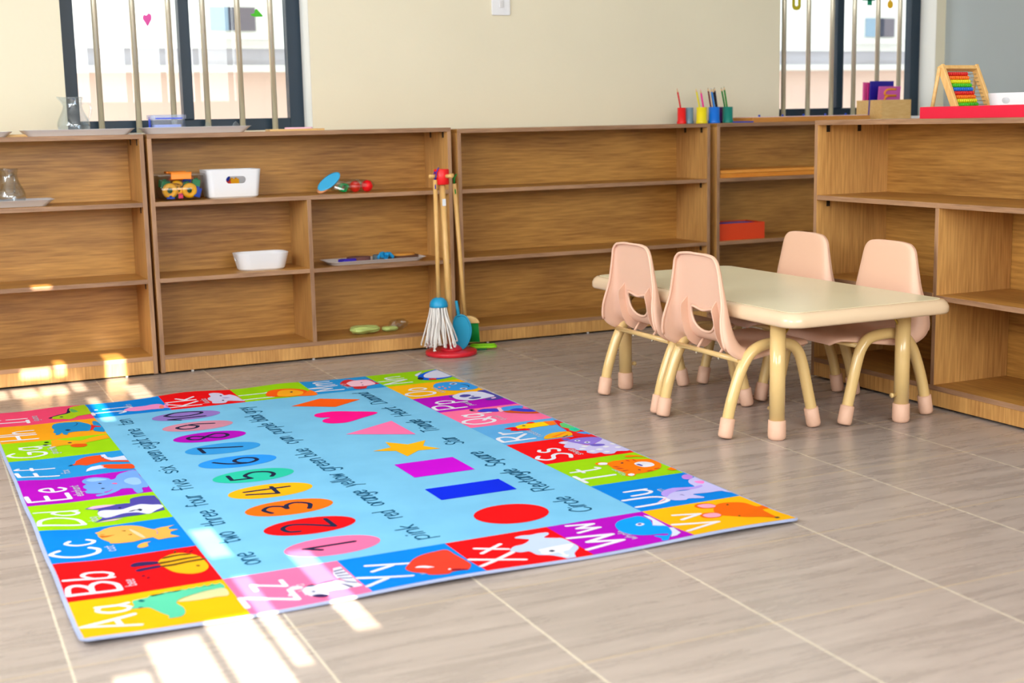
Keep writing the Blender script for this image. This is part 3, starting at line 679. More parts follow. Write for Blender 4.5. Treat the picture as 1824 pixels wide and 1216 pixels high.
VB = [.008, .284, .536, .786, 1.034, 1.278, RW-.008]
CELLS = {}
for k, (ch, col) in enumerate(zip('ABCDEFGHI', ['yellow', 'red', 'blue', 'green', 'purple', 'blue2', 'green', 'orangec', 'pink'])): CELLS[ch] = (UB[k], UB[k+1], VB[5], VB[6], col)
for k, (ch, col) in enumerate(zip('VUTSRQPON', ['yellow', 'blue', 'green', 'red', 'lblue', 'pink2', 'purple', 'yellow', 'green'])): CELLS[ch] = (UB[k], UB[k+1], VB[0], VB[1], col)
for k, (ch, col) in enumerate(zip('WXYZ', ['purple', 'red', 'blue', 'pink2'])): CELLS[ch] = (UB[0], UB[1], VB[k+1], VB[k+2], col)
for k, (ch, col) in enumerate(zip('MLKJ', ['blue2', 'green', 'red', 'blue'])): CELLS[ch] = (UB[8], UB[9], VB[k+1], VB[k+2], col)
for ch, (u0, u1, v0, v1, col) in CELLS.items(): P.rect(u0, u1, v0, v1, col)
P.up(.0004)
WORDS = dict(B='bee', C='cat', D='dog', E='elephant', F='fox', G='giraffe', I='iguana', K='koala', L='lion', M='monkey', N='penguin', O='octopus', P='panda', Q='quail', R='rooster', S='sheep', T='tiger', U='unicorn', W='whale', Y='yak', Z='zebra', J='jellyfish')
del WORDS['N']
for ch, (u0, u1, v0, v1, col) in CELLS.items():
    base = v1-.102 if ch in 'AVUTSRQPONBCDEFGHI' else v1-.104
    if ch in 'VUTSRQPON': base = .176
    if ch in 'ABCDEFGHI': base = 1.476
    c = ch if ch in 'LNO' or True else ch
    wd = .0115 if ch not in 'RSTUVWXYZPQ' else .0125
    put(P, ch, u0+.036, base, .100, wd, 'white')
    put(P, ch.lower(), u0+.036+.100*GL[ch][0]+.024, base, .098, wd*.85, 'white')
    if ch in WORDS:
        ww = WORDS[ch]; put(P, ww, u0+.05, base-.034, .022, .0026, 'smallw', width=min(.115, .0135*len(ww)))
P.up()
# animal pictures (outlines in tenths of a millimetre)
nz = {}; P.up(.0001); zbase = P.z
for ln in ART.strip().split('\n'):
    a = ln.split(); pts = [tuple(float(q)/1e4 for q in p.split(',')) for p in a[2:]]
    if a[1] == '1': pts = [(q.x, q.y) for q in crom([Vector((x, y, 0)) for x, y in pts], 4, True)]
    pts = [(min(max(x, .009), RL-.009), min(max(y, .009), RW-.009)) for x, y in pts]
    cell_ = min(range(26), key=lambda k_: abs((lambda c_: (c_[0]+c_[1])/2)(list(CELLS.values())[k_])-sum(x for x, y in pts)/len(pts))+abs((lambda c_: (c_[2]+c_[3])/2)(list(CELLS.values())[k_])-sum(y for x, y in pts)/len(pts)))
    nz[cell_] = nz.get(cell_, 0)+1; P.z = zbase+.00003*nz[cell_]; P.poly(pts, a[0])
P.z = .0068
# numbers on ovals
cu = [.338, .508, .680, .851, 1.021, 1.193, 1.367, 1.535, 1.700, 1.871]
for k, (n_, col) in enumerate(zip(range(1, 11), ['pink2', 'red', 'c3', 'c4', 'c5', 'c6', 'c7', 'purple', 'c9', 'c10'])):
    P.ell(cu[k], 1.010, .064, .1085, col)
P.up()
for k in range(10):
    t = str(k+1); wt = text_width(t); put(P, t, cu[k]-wt*.115/2, .958, .115, .0120, 'ink')
for k, t in enumerate(['one', 'two', 'three', 'four', 'five', 'six', 'seven', 'eight', 'nine', 'ten']):
    wd = .026*len(t)+.004; put(P, t, cu[k]-wd/2+.003, 1.180, .052, .0046, 'wordc', width=wd)
for t, a, b_ in (('pink', .287, .400), ('red', .470, .534), ('orange', .590, .737), ('yellow', .787, .925), ('green', .966, 1.117), ('blue', 1.147, 1.245), ('cyan', 1.322, 1.419), ('purple', 1.469, 1.625), ('black', 1.666, 1.767), ('grey', 1.799, 1.899)):
    put(P, t, a, .797, .052, .0046, 'wordc', width=b_-a)
for t, a, b_ in (('Circle', .300, .433), ('Rectangle', .509, .739), ('Square', .79, .958), ('Star', 1.074, 1.164), ('Triangle', 1.258, 1.435), ('Heart', 1.508, 1.651), ('Diamond', 1.723, 1.928)):
    put(P, t, a, .377, .052, .0050, 'wordc', width=b_-a, slant=.12)
P.ell(.368, .561, .078, .091, 'red', 56)
P.rect(.556, .668, .457, .662, 'bluesq'); P.rect(.787, .941, .471, .643, 'magenta')
P.poly([(1.115, .642), (1.133, .582), (1.201, .574), (1.142, .527), (1.165, .463), (1.103, .495), (1.048, .463), (1.059, .526), (1.010, .578), (1.085, .584)], 'c4')
P.poly([(1.355, .643), (1.46, .46), (1.25, .46)], 'tri')
P.poly([(q.x, q.y) for q in crom([Vector((a, b_, 0)) for a, b_ in [(1.600, .455), (1.656, .522), (1.688, .580), (1.683, .630), (1.653, .650), (1.620, .641), (1.605, .612), (1.587, .639), (1.555, .652), (1.522, .637), (1.510, .590), (1.545, .530)]], 4, True)], 'heart')
P.poly([(1.837, .672), (1.910, .553), (1.827, .436), (1.752, .547)], 'mane')
# white hem all around
me = bpy.data.meshes.new('alphabet_rug')
bm = bmesh.new(); cl = bm.faces.layers.int.new('ci'); cols = [PALC['edge']]
def addf(vs, ci):
    try: fc = bm.faces.new([bm.verts.new(q) for q in vs])
    except ValueError: return
    fc[cl] = ci
cmap = {}
for f_, c_ in zip(P.f, P.c):
    if c_ not in cmap: cmap[c_] = len(cols); cols.append(c_)
    pts = [P.v[i] for i in f_]
    addf(pts, cmap[c_])
# rounded thick body under the print
ring = [rrect(0+i, RL-i, 0+i, RW-i, .02, 5) for i in (.006, 0, .0, .006)]
zz = (.0003, .002, .0048, .0061)
n_ = len(ring[0])
for i in range(3):
    for j in range(n_):
        a, b_ = ring[i], ring[i+1]; k = (j+1) % n_
        addf([(a[j][0], a[j][1], zz[i]), (a[k][0], a[k][1], zz[i]), (b_[k][0], b_[k][1], zz[i+1]), (b_[j][0], b_[j][1], zz[i+1])], 0)
addf([(x, y, zz[3]) for x, y in ring[3]], 0); addf([(x, y, zz[0]) for x, y in ring[0]][::-1], 0)
def cutlines(lo, hi, st, ax):
    x = lo
    while x < hi:
        co = (x, 0, 0) if ax == 0 else (0, x, 0); no = (1, 0, 0) if ax == 0 else (0, 1, 0)
        bmesh.ops.bisect_plane(bm, geom=bm.verts[:]+bm.edges[:]+bm.faces[:], dist=1e-6, plane_co=co, plane_no=no); x += st
cutlines(.03, RL, .0331, 0); cutlines(.03, 1.44, .0351, 1); cutlines(1.45, RW, .0127, 1); cutlines(2.06, RL, .0127, 0)
def ss(a, b_, x):
    t = max(0, min(1, (x-a)/(b_-a))); return t*t*(3-2*t)
def wave(u, v):
    far = ss(RL-.16, RL, u); left = ss(RW-.12, RW, v)
    h = far*(.010*math.exp(-((v-.94)/.12)**2)+.006*math.exp(-((v-.60)/.10)**2)+.004*math.exp(-((v-1.36)/.08)**2))
    h += left*(.010*math.exp(-((u-.80)/.12)**2)+.007*math.exp(-((u-.40)/.10)**2)+.006*math.exp(-((u-1.25)/.12)**2)+.003)
    h += ss(.1, 0, u)*.0035*(1+math.sin(v*9))
    return h
for q in bm.verts: q.co.z += wave(q.co.x, q.co.y)
bmesh.ops.recalc_face_normals(bm, faces=[f_ for f_ in bm.faces if f_[cl] == 0])
for f_ in bm.faces:
    if f_[cl] != 0:
        f_.normal_update()
        if f_.normal.z < 0: f_.normal_flip()
idx = [f_[cl] for f_ in bm.faces]
for q in bm.verts:
    u, v, z = q.co; q.co = Vector((RX-v - .0, RY+u, z))
bm.to_mesh(me); bm.free()
at = me.attributes.new('print', 'FLOAT_COLOR', 'FACE')
LC = [lin(c_) for c_ in cols]
at.data.foreach_set('color', [x for i in idx for x in (*LC[i], 1)])
rm = bpy.data.materials.new('printed_plush'); rm.use_nodes = True; nt = rm.node_tree; L = nt.links.new
b = nt.nodes['Principled BSDF']; b.inputs['Roughness'].default_value = .85; b.inputs['Specular IOR Level'].default_value = .08
an = N(nt, 'ShaderNodeAttribute'); an.attribute_name = 'print'
tc = N(nt, 'ShaderNodeTexCoord'); n1 = N(nt, 'ShaderNodeTexNoise'); n1.inputs['Scale'].default_value = 7; n1.inputs['Detail'].default_value = 5
L(tc.outputs['Object'], n1.inputs['Vector'])
rr_ = N(nt, 'ShaderNodeValToRGB'); rr_.color_ramp.elements[0].position = .35; rr_.color_ramp.elements[1].position = .65
rr_.color_ramp.elements[0].color = (.90, .92, .94, 1); rr_.color_ramp.elements[1].color = (1, 1, 1, 1); L(n1.outputs['Fac'], rr_.inputs[0])
mx = N(nt, 'ShaderNodeMix', data_type='RGBA', blend_type='MULTIPLY'); mx.inputs[0].default_value = 1
L(an.outputs['Color'], mx.inputs[6]); L(rr_.outputs[0], mx.inputs[7]); L(mx.outputs[2], b.inputs['Base Color'])
n2 = N(nt, 'ShaderNodeTexNoise'); n2.inputs['Scale'].default_value = 500; L(tc.outputs['Object'], n2.inputs['Vector'])
bp = N(nt, 'ShaderNodeBump'); bp.inputs['Strength'].default_value = .25; bp.inputs['Distance'].default_value = .001
L(n2.outputs['Fac'], bp.inputs['Height']); L(bp.outputs['Normal'], b.inputs['Normal'])
me.materials.append(rm)
ro = bpy.data.objects.new('alphabet_rug', me); COL.objects.link(ro)
tag(ro, 'large light blue rug printed with animals, letters, numbers and shapes', 'rug')

# ================================================================ table
TC = (1.094, -1.567)
tb = thing('children_table', 'low cream rectangular table with rounded beige edge and thick legs', 'table', (TC[0], TC[1], 0))
q = MB(); hx, hy = .292, .578
prof = [(0, .344, .050), (.0, .344, .050), (-.004, .350, .052), (-.004, .364, .052), (.001, .376, .050), (.010, .3835, .042), (.018, .3845, .036)]
rings = []
for ins, z, rad in prof: rings.append([(x, y, z) for x, y in rrect(-hx+ins, hx-ins, -hy+ins, hy-ins, rad, 8)])
n_ = len(rings[0])
for i in range(len(rings)-1): q.add(rings[i]+rings[i+1], [(j, (j+1) % n_, n_+(j+1) % n_, n_+j) for j in range(n_)], 0, True)
q.add(rings[0], [tuple(range(n_))[::-1]])
q.add(rings[-1], [tuple(range(n_))])
tag(q.build('table_edge', mat('beige_edge', (232, 204, 170), .25, coat=.4), tb), 'rounded beige edge band')
q = MB(); q.prism(rrect(-hx+.020, hx-.020, -hy+.020, hy-.020, .034, 8), .3846, .3856)
q.build('tabletop', mat('cream_laminate', (236, 226, 192), .34, noise=.03, coat=.0, nscale=3), tb)
for sx_ in (-1, 1):
    for sy_ in (-1, 1):
        x, y = sx_*.228, sy_*.434
        q = MB(); q.lathe([(.0225, .045), (.0225, .344)], 28, (x, y)); lg = q.build('leg', CREAMT, tb)
        q = MB(); q.lathe([(.020, 0), (.0245, .004), (.0262, .012), (.0255, .056), (.0225, .058)], 28, (x, y)); q.build('foot_cap', CAPM, lg)
        q = MB(); q.lathe([(.006, .0), (.006, .012), (.0075, .012), (.0075, .018), (0.0, .018)], 12, mtx=Matrix.Translation((x, y, .085)) @ (Matrix.Rotation(PI/2, 4, 'X') if (sx_, sy_) == (-1, -1) else Matrix.Rotation(-sx_*PI/2, 4, 'Y')) @ Matrix.Translation((0, 0, .0215 if (sx_, sy_) != (-1, -1) else -.0395))); q.build('peg', CREAMT, lg)
        for dx, dy in ((-sx_*.055, 0), (0, -sy_*.055)):
            q = MB(); q.tube([(x, y+.0, .275), (x+dx, y+dy, .345)], .003, 8); q.build('brace', mat('brass_rod', (180, 150, 60), .35, .6), tb)

# ================================================================ chairs
def chair_shell(parent):
    # path of the shell seen from the side: x forward, z up, half width, flange depth
    key = [(.166, .236, .105, .004), (.160, .252, .135, .006), (.140, .260, .148, .010), (.080, .258, .155, .016), (.010, .254, .160, .022), (-.050, .254, .166, .030),
           (-.086, .262, .172, .040), (-.106, .282, .172, .054), (-.116, .310, .164, .050), (-.122, .345, .153, .040), (-.128, .390, .142, .024), (-.134, .440, .130, .016), (-.138, .480, .1205, .012), (-.140, .497, .1155, .011), (-.141, .509, .108, .010), (-.142, .517, .098, .009), (-.1425, .5215, .086, .008), (-.143, .524, .068, .007), (-.1432, .5252, .040, .005)]
    p3 = crom([Vector((k[0], k[1], 0)) for k in key], 5); pw = crom([Vector((k[2], k[3], 0)) for k in key], 5)
    n = len(p3); nor = []
    for i in range(n):
        t = (p3[min(i+1, n-1)]-p3[max(i-1, 0)]).normalized(); nor.append(Vector((t.y, -t.x)) * -1)   # outward: down under the seat, back behind the rest
    cols_ = [-1, -.985, -.955, -.90, -.80, -.66, -.5, -.33, -.16, 0, .16, .33, .5, .66, .80, .90, .955, .985, 1]
    fl = [1, .62, .30, .10, .02, 0, 0, -.0, 0, 0, 0, 0, 0, 0, .02, .10, .30, .62, 1]
    vs = []; fs = []; m = len(cols_)
    for i in range(n):
        hw, fd = pw[i].x, pw[i].y
        o = nor[i]
        for c_, f_ in zip(cols_, fl):
            e_ = fd*f_
            # the panel itself is gently dished towards the sitter's back
            d_ = -.006*(1-c_*c_)
            vs.append((p3[i].x+o.x*(e_-d_*0), c_*hw, p3[i].y+o.y*(e_-d_*0)))
    for i in range(n-1):
        for j in range(m-1): fs.append((i*m+j, i*m+j+1, (i+1)*m+j+1, (i+1)*m+j))
    q = MB(); q.add(vs, fs, 0, True); o = q.build('shell', SHELLM, parent)
    so = o.modifiers.new('thick', 'SOLIDIFY'); so.thickness = .0045; so.offset = 0
    # grip hole
    hole = crom([Vector((a, b_, 0)) for a, b_ in [(-.056, .361), (-.036, .360), (0, .354), (.036, .360), (.056, .361), (.063, .343), (.054, .312), (.030, .293), (0, .288), (-.030, .293), (-.054, .312), (-.063, .343)]], 4, True)
    q = MB(); q.prism([(h.x, h.y) for h in hole], -.3, .0, mtx=Matrix(((0, 0, 1, 0), (1, 0, 0, 0), (0, 1, 0, 0), (0, 0, 0, 1)))); cut = q.build('cutter', SHELLM)
    bo = o.modifiers.new('hole', 'BOOLEAN'); bo.object = cut; bo.operation = 'DIFFERENCE'; bo.solver = 'EXACT'
    bpy.context.view_layer.update(); dg = bpy.context.evaluated_depsgraph_get()
    nm = bpy.data.meshes.new_from_object(o.evaluated_get(dg)); o.modifiers.clear(); o.data = nm
    bpy.data.objects.remove(cut, do_unlink=True)
    ea = [vs[i*m] for i in range(n) if p3[i].x < -.10 and p3[i].y > .285]; eb = [vs[i*m+m-1] for i in range(n) if p3[i].x < -.10 and p3[i].y > .285]
    q = MB(); q.tube([(x_-.001, y_*.985, z_-.001) for x_, y_, z_ in ea+eb[::-1]], .0042, 8); q.build('edge_rim', SHELLM, o)
    def bx(z): # x of the back panel at height z
        for i in range(n-1):
            if p3[i].x < -.09 and (p3[i].y-z)*(p3[i+1].y-z) <= 0 and p3[i].y != p3[i+1].y:
                t = (z-p3[i].y)/(p3[i+1].y-p3[i].y); return p3[i].x*(1-t)+p3[i+1].x*t
        return -.1
    q = MB(); q.tube([(bx(h.y)-.003, h.x, h.y) for h in hole], .0042, 8, closed=True); q.build('hole_rim', SHELLM, o)
    for s_ in (-1, 1):   # stiffening ribs behind the backrest and under the seat
        vs = []; fs = []; k = 0
        for i in range(n):
            z = p3[i].y; x = p3[i].x
            if z > .395 or x > -.02: continue
            d_ = .026*ss(.395, .365, z) if x < -.10 else .028
            if x > -.06: d_ = .028*ss(-.02, -.06, x)+.002
            yy = s_*.088*(1 if z < .33 else 1-.12*ss(.33, .4, z))
            a = Vector((x, z)); o_ = nor[i]; b_ = a+o_*d_
            for w_ in (-.0022, .0022): vs += [(a.x, yy+w_, a.y), (b_.x, yy+w_, b_.y)]
            k += 1
        for i in range(k-1):
            a = i*4; c_ = a+4
            fs += [(a, a+1, c_+1, c_), (a+2, c_+2, c_+3, a+3), (a+1, a+3, c_+3, c_+1)]
        fs += [(0, 2, 3, 1), (4*k-4, 4*k-3, 4*k-1, 4*k-2)]
        q = MB(); q.add(vs, fs); q.build('rib', SHELLM, o)
    return o
def make_chair(label):
    t = thing('children_chair', label, 'chair', (0, 0, 0), 0, 'pink toddler chairs around the table')
    chair_shell(t)
    path = crom([Vector((a, 0, b_)) for a, b_ in [(-.158, .020), (-.150, .062), (-.138, .110), (-.118, .168), (-.097, .214), (-.070, .247), (-.030, .264), (.020, .266), (.068, .258), (.097, .232), (.114, .188), (.131, .120), (.147, .056), (.155, .020)]], 4)
    for s_ in (-1, 1):
        q = MB(); q.tube([(p.x, s_*.171, p.z) for p in path], .0168, 20); sf = q.build('side_frame', CREAMT, t)
        for a, b_ in ((path[0], path[3]), (path[-1], path[-4])):
            d_ = (b_-a).normalized(); base = Vector((a.x, s_*.171, .0))+Vector((d_.x, 0, 0))*-.0
            m_ = Matrix.Translation(Vector((a.x-d_.x*.016, s_*.171, .0006))) @ Matrix.Rotation(math.atan2(d_.x, d_.z), 4, 'Y')
            q = MB(); q.lathe([(.015, .0035), (.0195, .005), (.0215, .012), (.0212, .060), (.0172, .062)], 24, mtx=m_); q.build('foot_cap', CAPM, t)
    for x, z in ((-.108, .226), (.10, .236)):
        q = MB(); q.tube([(x, -.165, z), (x, .165, z)], .0082, 12); cb = q.build('crossbar', CREAMT, t)
        if x < 0:
            for y in (-.06, .06):
                q = MB(); q.lathe([(.0032, 0), (.0032, .008)], 8, (x, y), mtx=Matrix.Translation((0, 0, z-.014))); q.build('screw', STEEL, cb)
                q = MB(); q.tube([(x+.004, y, z+.004), (x+.024, y, z+.030)], .0045, 8); q.build('lug', SHELLM, cb)
    return t
c0 = make_chair('pink toddler chair facing away, farther of the two on the rug side of the table')
c0.location = (.905, -1.366, 0)
dup(c0, (.900, -1.753, 0), 0, 'pink toddler chair facing away, nearest to the rug, back hole in full view')
dup(c0, (1.292, -1.372, 0), PI, 'pink toddler chair facing left behind the table, nearer the corner shelves')
dup(c0, (1.300, -1.787, 0), PI, 'pink toddler chair facing left by the near right table leg')

# ================================================================ toy broom stand
bs = thing('toy_broom_stand', 'red round stand with wooden pole holding toy mop and broom', 'stand', (.618, -.165, 0))
q = MB(); q.lathe([(.098, 0), (.1035, .003), (.1035, .015), (.100, .018), (0, .018)], 48); q.build('base', mat('red_paint', (214, 32, 48), .35), bs)
q = MB(); q.lathe([(.046, .018), (.042, .026), (.030, .036), (.020, .041), (.0, .042)], 32); q.build('hub', mat('red_paint', (214, 32, 48), .35), bs)
def pole_x(z): return -.022*z/.73
q = MB(); q.tube([(pole_x(.03), 0, .03), (pole_x(.70), 0, .70)], .0125, 20); pl = q.build('pole', DOWEL, bs)
q = MB(); q.box(pole_x(.61)-.007, pole_x(.61)+.007, -.0135, -.011, .596, .624); q.build('price_sticker', mat('paper_white', (228, 232, 238), .6), pl)
q = MB(); q.lathe([(.0, .680), (.0285, .680), (.030, .682), (.030, .738), (.0285, .740), (0, .740)], 32, (pole_x(.71), 0)); q.build('collar', mat('bright_red', (236, 24, 30), .35), bs)
cx = pole_x(.71)
for ang in (200, 290, 20):
    a = math.radians(ang); d_ = Vector((math.cos(a), math.sin(a), .03))
    z0 = .712
    q = MB(); q.tube([Vector((cx, 0, z0))+d_*.020, Vector((cx, 0, z0))+d_*.062, Vector((cx, 0, z0))+d_*.064], [.0075, .0075, .005], 14); q.build('peg', DOWEL, bs)
# mop
mp = thing('toy_mop', 'toy mop with light blue dome and white string head', 'mop', (.563, -.18, 0), 0)
q = MB(); q.tube([(.0, 0, .225), (.0, .0, .70)], .0085, 16); q.build('handle', DOWEL, mp)
q = MB(); q.lathe([(.0365, .198), (.0365, .206), (.033, .220), (.024, .231), (.012, .236), (0, .237)], 32); q.build('dome', mat('sky_blue_plastic', (30, 156, 208), .35), mp)
q = MB(); R_ = random.Random(3)
for k in range(54):
    a = R_.uniform(0, 2*PI); r0 = R_.uniform(.006, .034); r1 = r0*R_.uniform(1.5, 2.4)+.010; L_ = R_.uniform(.040, .068)
    da = R_.uniform(-.25, .25); tw = R_.uniform(-.006, .006)
    pts = [(r0*math.cos(a), r0*math.sin(a), .202), ((r0*1.12+.004)*math.cos(a), (r0*1.12+.004)*math.sin(a), .165), ((r0*.4+r1*.6)*math.cos(a+da*.5)+tw, (r0*.4+r1*.6)*math.sin(a+da*.5), .115), (r1*math.cos(a+da), r1*math.sin(a+da), L_)]
    pts = [(x, y, z) for x, y, z in pts]
    cp = crom([Vector(p) for p in pts], 4); q.tube(cp, .0032, 6)
    e_ = cp[-1]
    for j in range(3):
        o_ = Vector((R_.uniform(-.006, .006), R_.uniform(-.006, .006), -.008)); q.tube([e_, e_+o_], [.003, .0016], 5)
tag(q.build('mop_strings', mat('white_cotton', (240, 236, 232), .9), mp), 'white cotton strings', kind='stuff')
q = MB(); q.tube([(.0, -.004, .700), (.002, -.010, .722), (.0, .0, .731), (-.004, .006, .716), (.0, -.003, .695), (-.004, -.011, .665)], .0022, 8); q.tube([(0, -.008, .722), (.012, -.012, .748)], .0022, 8); q.build('cord_loop', mat('blue_cord', (30, 40, 168), .6), mp)
# broom
br = thing('toy_broom', 'toy broom with wooden head and bright green bristles', 'broom', (.70, -.15, 0), math.radians(-20))
q = MB(); q.tube([(-.012, 0, .142), (-.040, 0, .68)], .0085, 16); q.build('handle', DOWEL, br)
arc = [(.046*math.cos(math.radians(t)), .030*math.sin(math.radians(t))) for t in range(0, 181, 12)]
q = MB(); q.prism([(x, y+.118) for x, y in arc], -.011, .011, mtx=Matrix.Rotation(PI/2, 4, 'X')); q.build('head', PLY, br, bevel=.002)
q = MB()
for k in range(22):
    x = -.040+.080*k/21
    for y in (-.006, 0, .006):
        q.tube([(x, y, .120), (x*1.02+.004, y*1.4+R_.uniform(-.002, .002), .040)], .0018, 5)
tag(q.build('bristles', mat('green_bristle', (0, 150, 60), .5), br), 'green bristles', kind='stuff')
q = MB(); q.tube([(-.040, -.002, .68), (-.038, -.008, .705), (-.030, -.002, .716), (-.044, .004, .708), (-.040, -.003, .675), (-.036, -.010, .640)], .0026, 8); q.build('cord_loop', mat('green_cord', (30, 140, 50), .6), br)
# blue dustpan hanging behind the pole
dp = thing('toy_dustpan', 'blue toy dustpan leaning on the red stand behind the pole', 'dustpan', (.660, -.178, 0), math.radians(-38))
q = MB(); pl_ = [(p.x, p.y) for p in crom([Vector((a, b_, 0)) for a, b_ in [(-.034, .022), (-.012, .018), (.016, .030), (.036, .070), (.040, .110), (.026, .145), (.004, .158), (-.022, .150), (-.036, .11), (-.038, .06)]], 4, True)]
q.prism(pl_, -.004, .004, mtx=Matrix.Rotation(PI/2, 4, 'X')); q.build('pan', mat('pan_blue', (30, 150, 190), .35), dp, bevel=.0015)
q = MB(); q.tube([(p[0]*1.0, -.006, p[1]) for p in pl_], .0035, 6, closed=True); q.build('rim', mat('pan_blue', (30, 150, 190), .35), dp)
q = MB(); q.tube([(-.010, 0, .150), (-.020, 0, .215)], [.008, .006], 10); q.build('handle', mat('pan_blue', (30, 150, 190), .35), dp)
# lime brush lying on the floor
lb = thing('toy_hand_brush', 'lime green toy brush lying on the tiles beside the red base', 'brush', (.770, -.125, 0), math.radians(-24))
q = MB(); q.prism(rrect(-.050, .062, -.021, .021, .019, 6), .008, .019); q.prism(rrect(-.045, .055, -.010, .010, .009, 6), .019, .024); q.build('back', mat('lime_plastic', (140, 214, 10), .35), lb, bevel=.002)
q = MB(); q.prism(rrect(-.048, .020, -.014, .014, .004, 3), .001, .0085); tag(q.build('bristles', mat('dark_green_bristle', (10, 110, 60), .6), lb), 'dark green bristles', kind='stuff')
db = thing('toy_scoop', 'small blue scoop edge on the tiles under the lime brush', 'scoop', (.735, -.100, 0), 0)
q = MB(); q.prism(rrect(-.05, .03, -.012, .014, .01, 4), .0005, .007); q.build('scoop_body', mat('pan_blue', (30, 150, 190), .35), db)
q = MB(); q.prism(rrect(-.05, .03, .010, .014, .0019, 4), .007, .014); q.build('scoop_lip', mat('pan_blue', (30, 150, 190), .35), db)

# ================================================================ trays, jugs and boxes
def tray(name, label, loc, w_, d_, h_, fl, rz=0, m=WHITE, group=None):
    q = MB(); outer = []
    prof = [(fl*1.0, .0), (fl*.95, .0015), (0.004, h_-.0015), (0, h_), (.003, h_), (fl*1.0+.001, .0035)]
    for ins, z in prof: outer.append([(x, y, z) for x, y in rrect(-w_/2+ins, w_/2-ins, -d_/2+ins, d_/2-ins, .022, 6)])
    n = len(outer[0])
    for i in range(len(outer)-1): q.add(outer[i]+outer[i+1], [(j, (j+1) % n, n+(j+1) % n, n+j) for j in range(n)], 0, True)
    q.add(outer[0], [tuple(range(n))[::-1]]); q.add(outer[-1], [tuple(range(n))])
    o = q.build(name, m); o.location = loc; o.rotation_euler = (0, 0, rz)
    return tag(o, label, 'tray', group)
TA, TB_, TD, TF = .900, .900, .893, .902
tray('serving_tray', 'white tray under the glass jug on the left shelf unit', (-.735, .085, TA), .40, .150, .023, .026)
tray('serving_tray', 'white tray holding the blue snap box by the window', (-.305, .085, TB_), .41, .150, .024, .026)
tray('serving_tray', 'white tray cut off by the left picture edge, on top of the shelf unit', (-1.11, .085, TA), .30, .150, .020, .026)
tray('serving_tray', 'white tray under the glass jug inside the left shelf unit', (-1.02, .10, .650), .37, .15, .025, .030)
tray('serving_tray', 'white tray of felt pieces in the middle right compartment', (.395, .10, .364), .42, .150, .016, .024)
q = MB(); q.prism(rrect(-.055, .055, -.05, .05, .006), 0, .009); o = q.build('wooden_mat', PLY, bevel=.001); o.location = (-.945, .11, TA); tag(o, 'small beige wooden mat between the two white trays at left', 'mat')

def jug(label, loc, k, rz, handle=1, flare=1.0):
    t = thing('glass_jug', label, 'jug', loc, rz, None)
    pr = [(0, 0), (.036, 0), (.045, .006), (.051, .022), (.052, .036), (.046, .056), (.035, .078), (.0295, .098), (.030, .112), (.033, .126)]
    rr2 = crom([Vector((a*k, b_*k, 0)) for a, b_ in pr[1:]], 4)
    n = 40; q = MB(); vs = []; fs = []
    full = [Vector((0, 0, 0))]+rr2
    for i, p in enumerate(full):
        sp = ss(.095*k, .126*k, p.y)
        for j in range(n):
            a = 2*PI*j/n; r_ = p.x*(1+sp*.55*flare*max(0, math.cos(a-PI))**8)
            vs.append((r_*math.cos(a), r_*math.sin(a), p.y+sp*.004*k*max(0, math.cos(a-PI))**8))
    for i in range(len(full)-1):
        for j in range(n): fs.append((i*n+j, i*n+(j+1) % n, (i+1)*n+(j+1) % n, (i+1)*n+j))
    q.add(vs, fs, 0, True); o = q.build('jug_body', GLASS, t)
    so = o.modifiers.new('s', 'SOLIDIFY'); so.thickness = .0022*k; so.offset = -1
    q = MB(); q.lathe([(0, .003*k), (.040*k, .004*k), (.043*k, .010*k), (0, .013*k)], 32); q.build('thick_base', thin_glass('milky_glass', (.80, .84, .88), .22, .15), t)
    q = MB(); q.tube([(.031*k, 0, .104*k), (.044*k, 0, .112*k), (.058*k, 0, .104*k), (.061*k, 0, .084*k), (.055*k, 0, .060*k), (.048*k, 0, .046*k)], .0042*k, 12); h = q.build('handle', GLASS, t)
    q = MB(); q.tube([(-.0335*k*math.cos(a), .0335*k*math.sin(a), .126*k) for a in [2*PI*i/30+.9 for i in range(25)]], .0013, 6); q.build('lip', GLASS, t)
    return t
jug('round bellied clear glass jug on a tray by the left window', (-.745, .085, TA+.0042), 1.06, math.radians(-18))
j2 = jug('clear glass jug on a tray inside the left shelf unit', (-.985, .10, .650+.0042), 1.05, math.radians(-75))
q = MB(); q.box(-.004, .004, -.0005, .0005, -.004, .004); st = q.build('price_sticker', mat('pale_blue_paper', (190, 210, 236), .6), j2); st.location = (.020, -.045, .035)
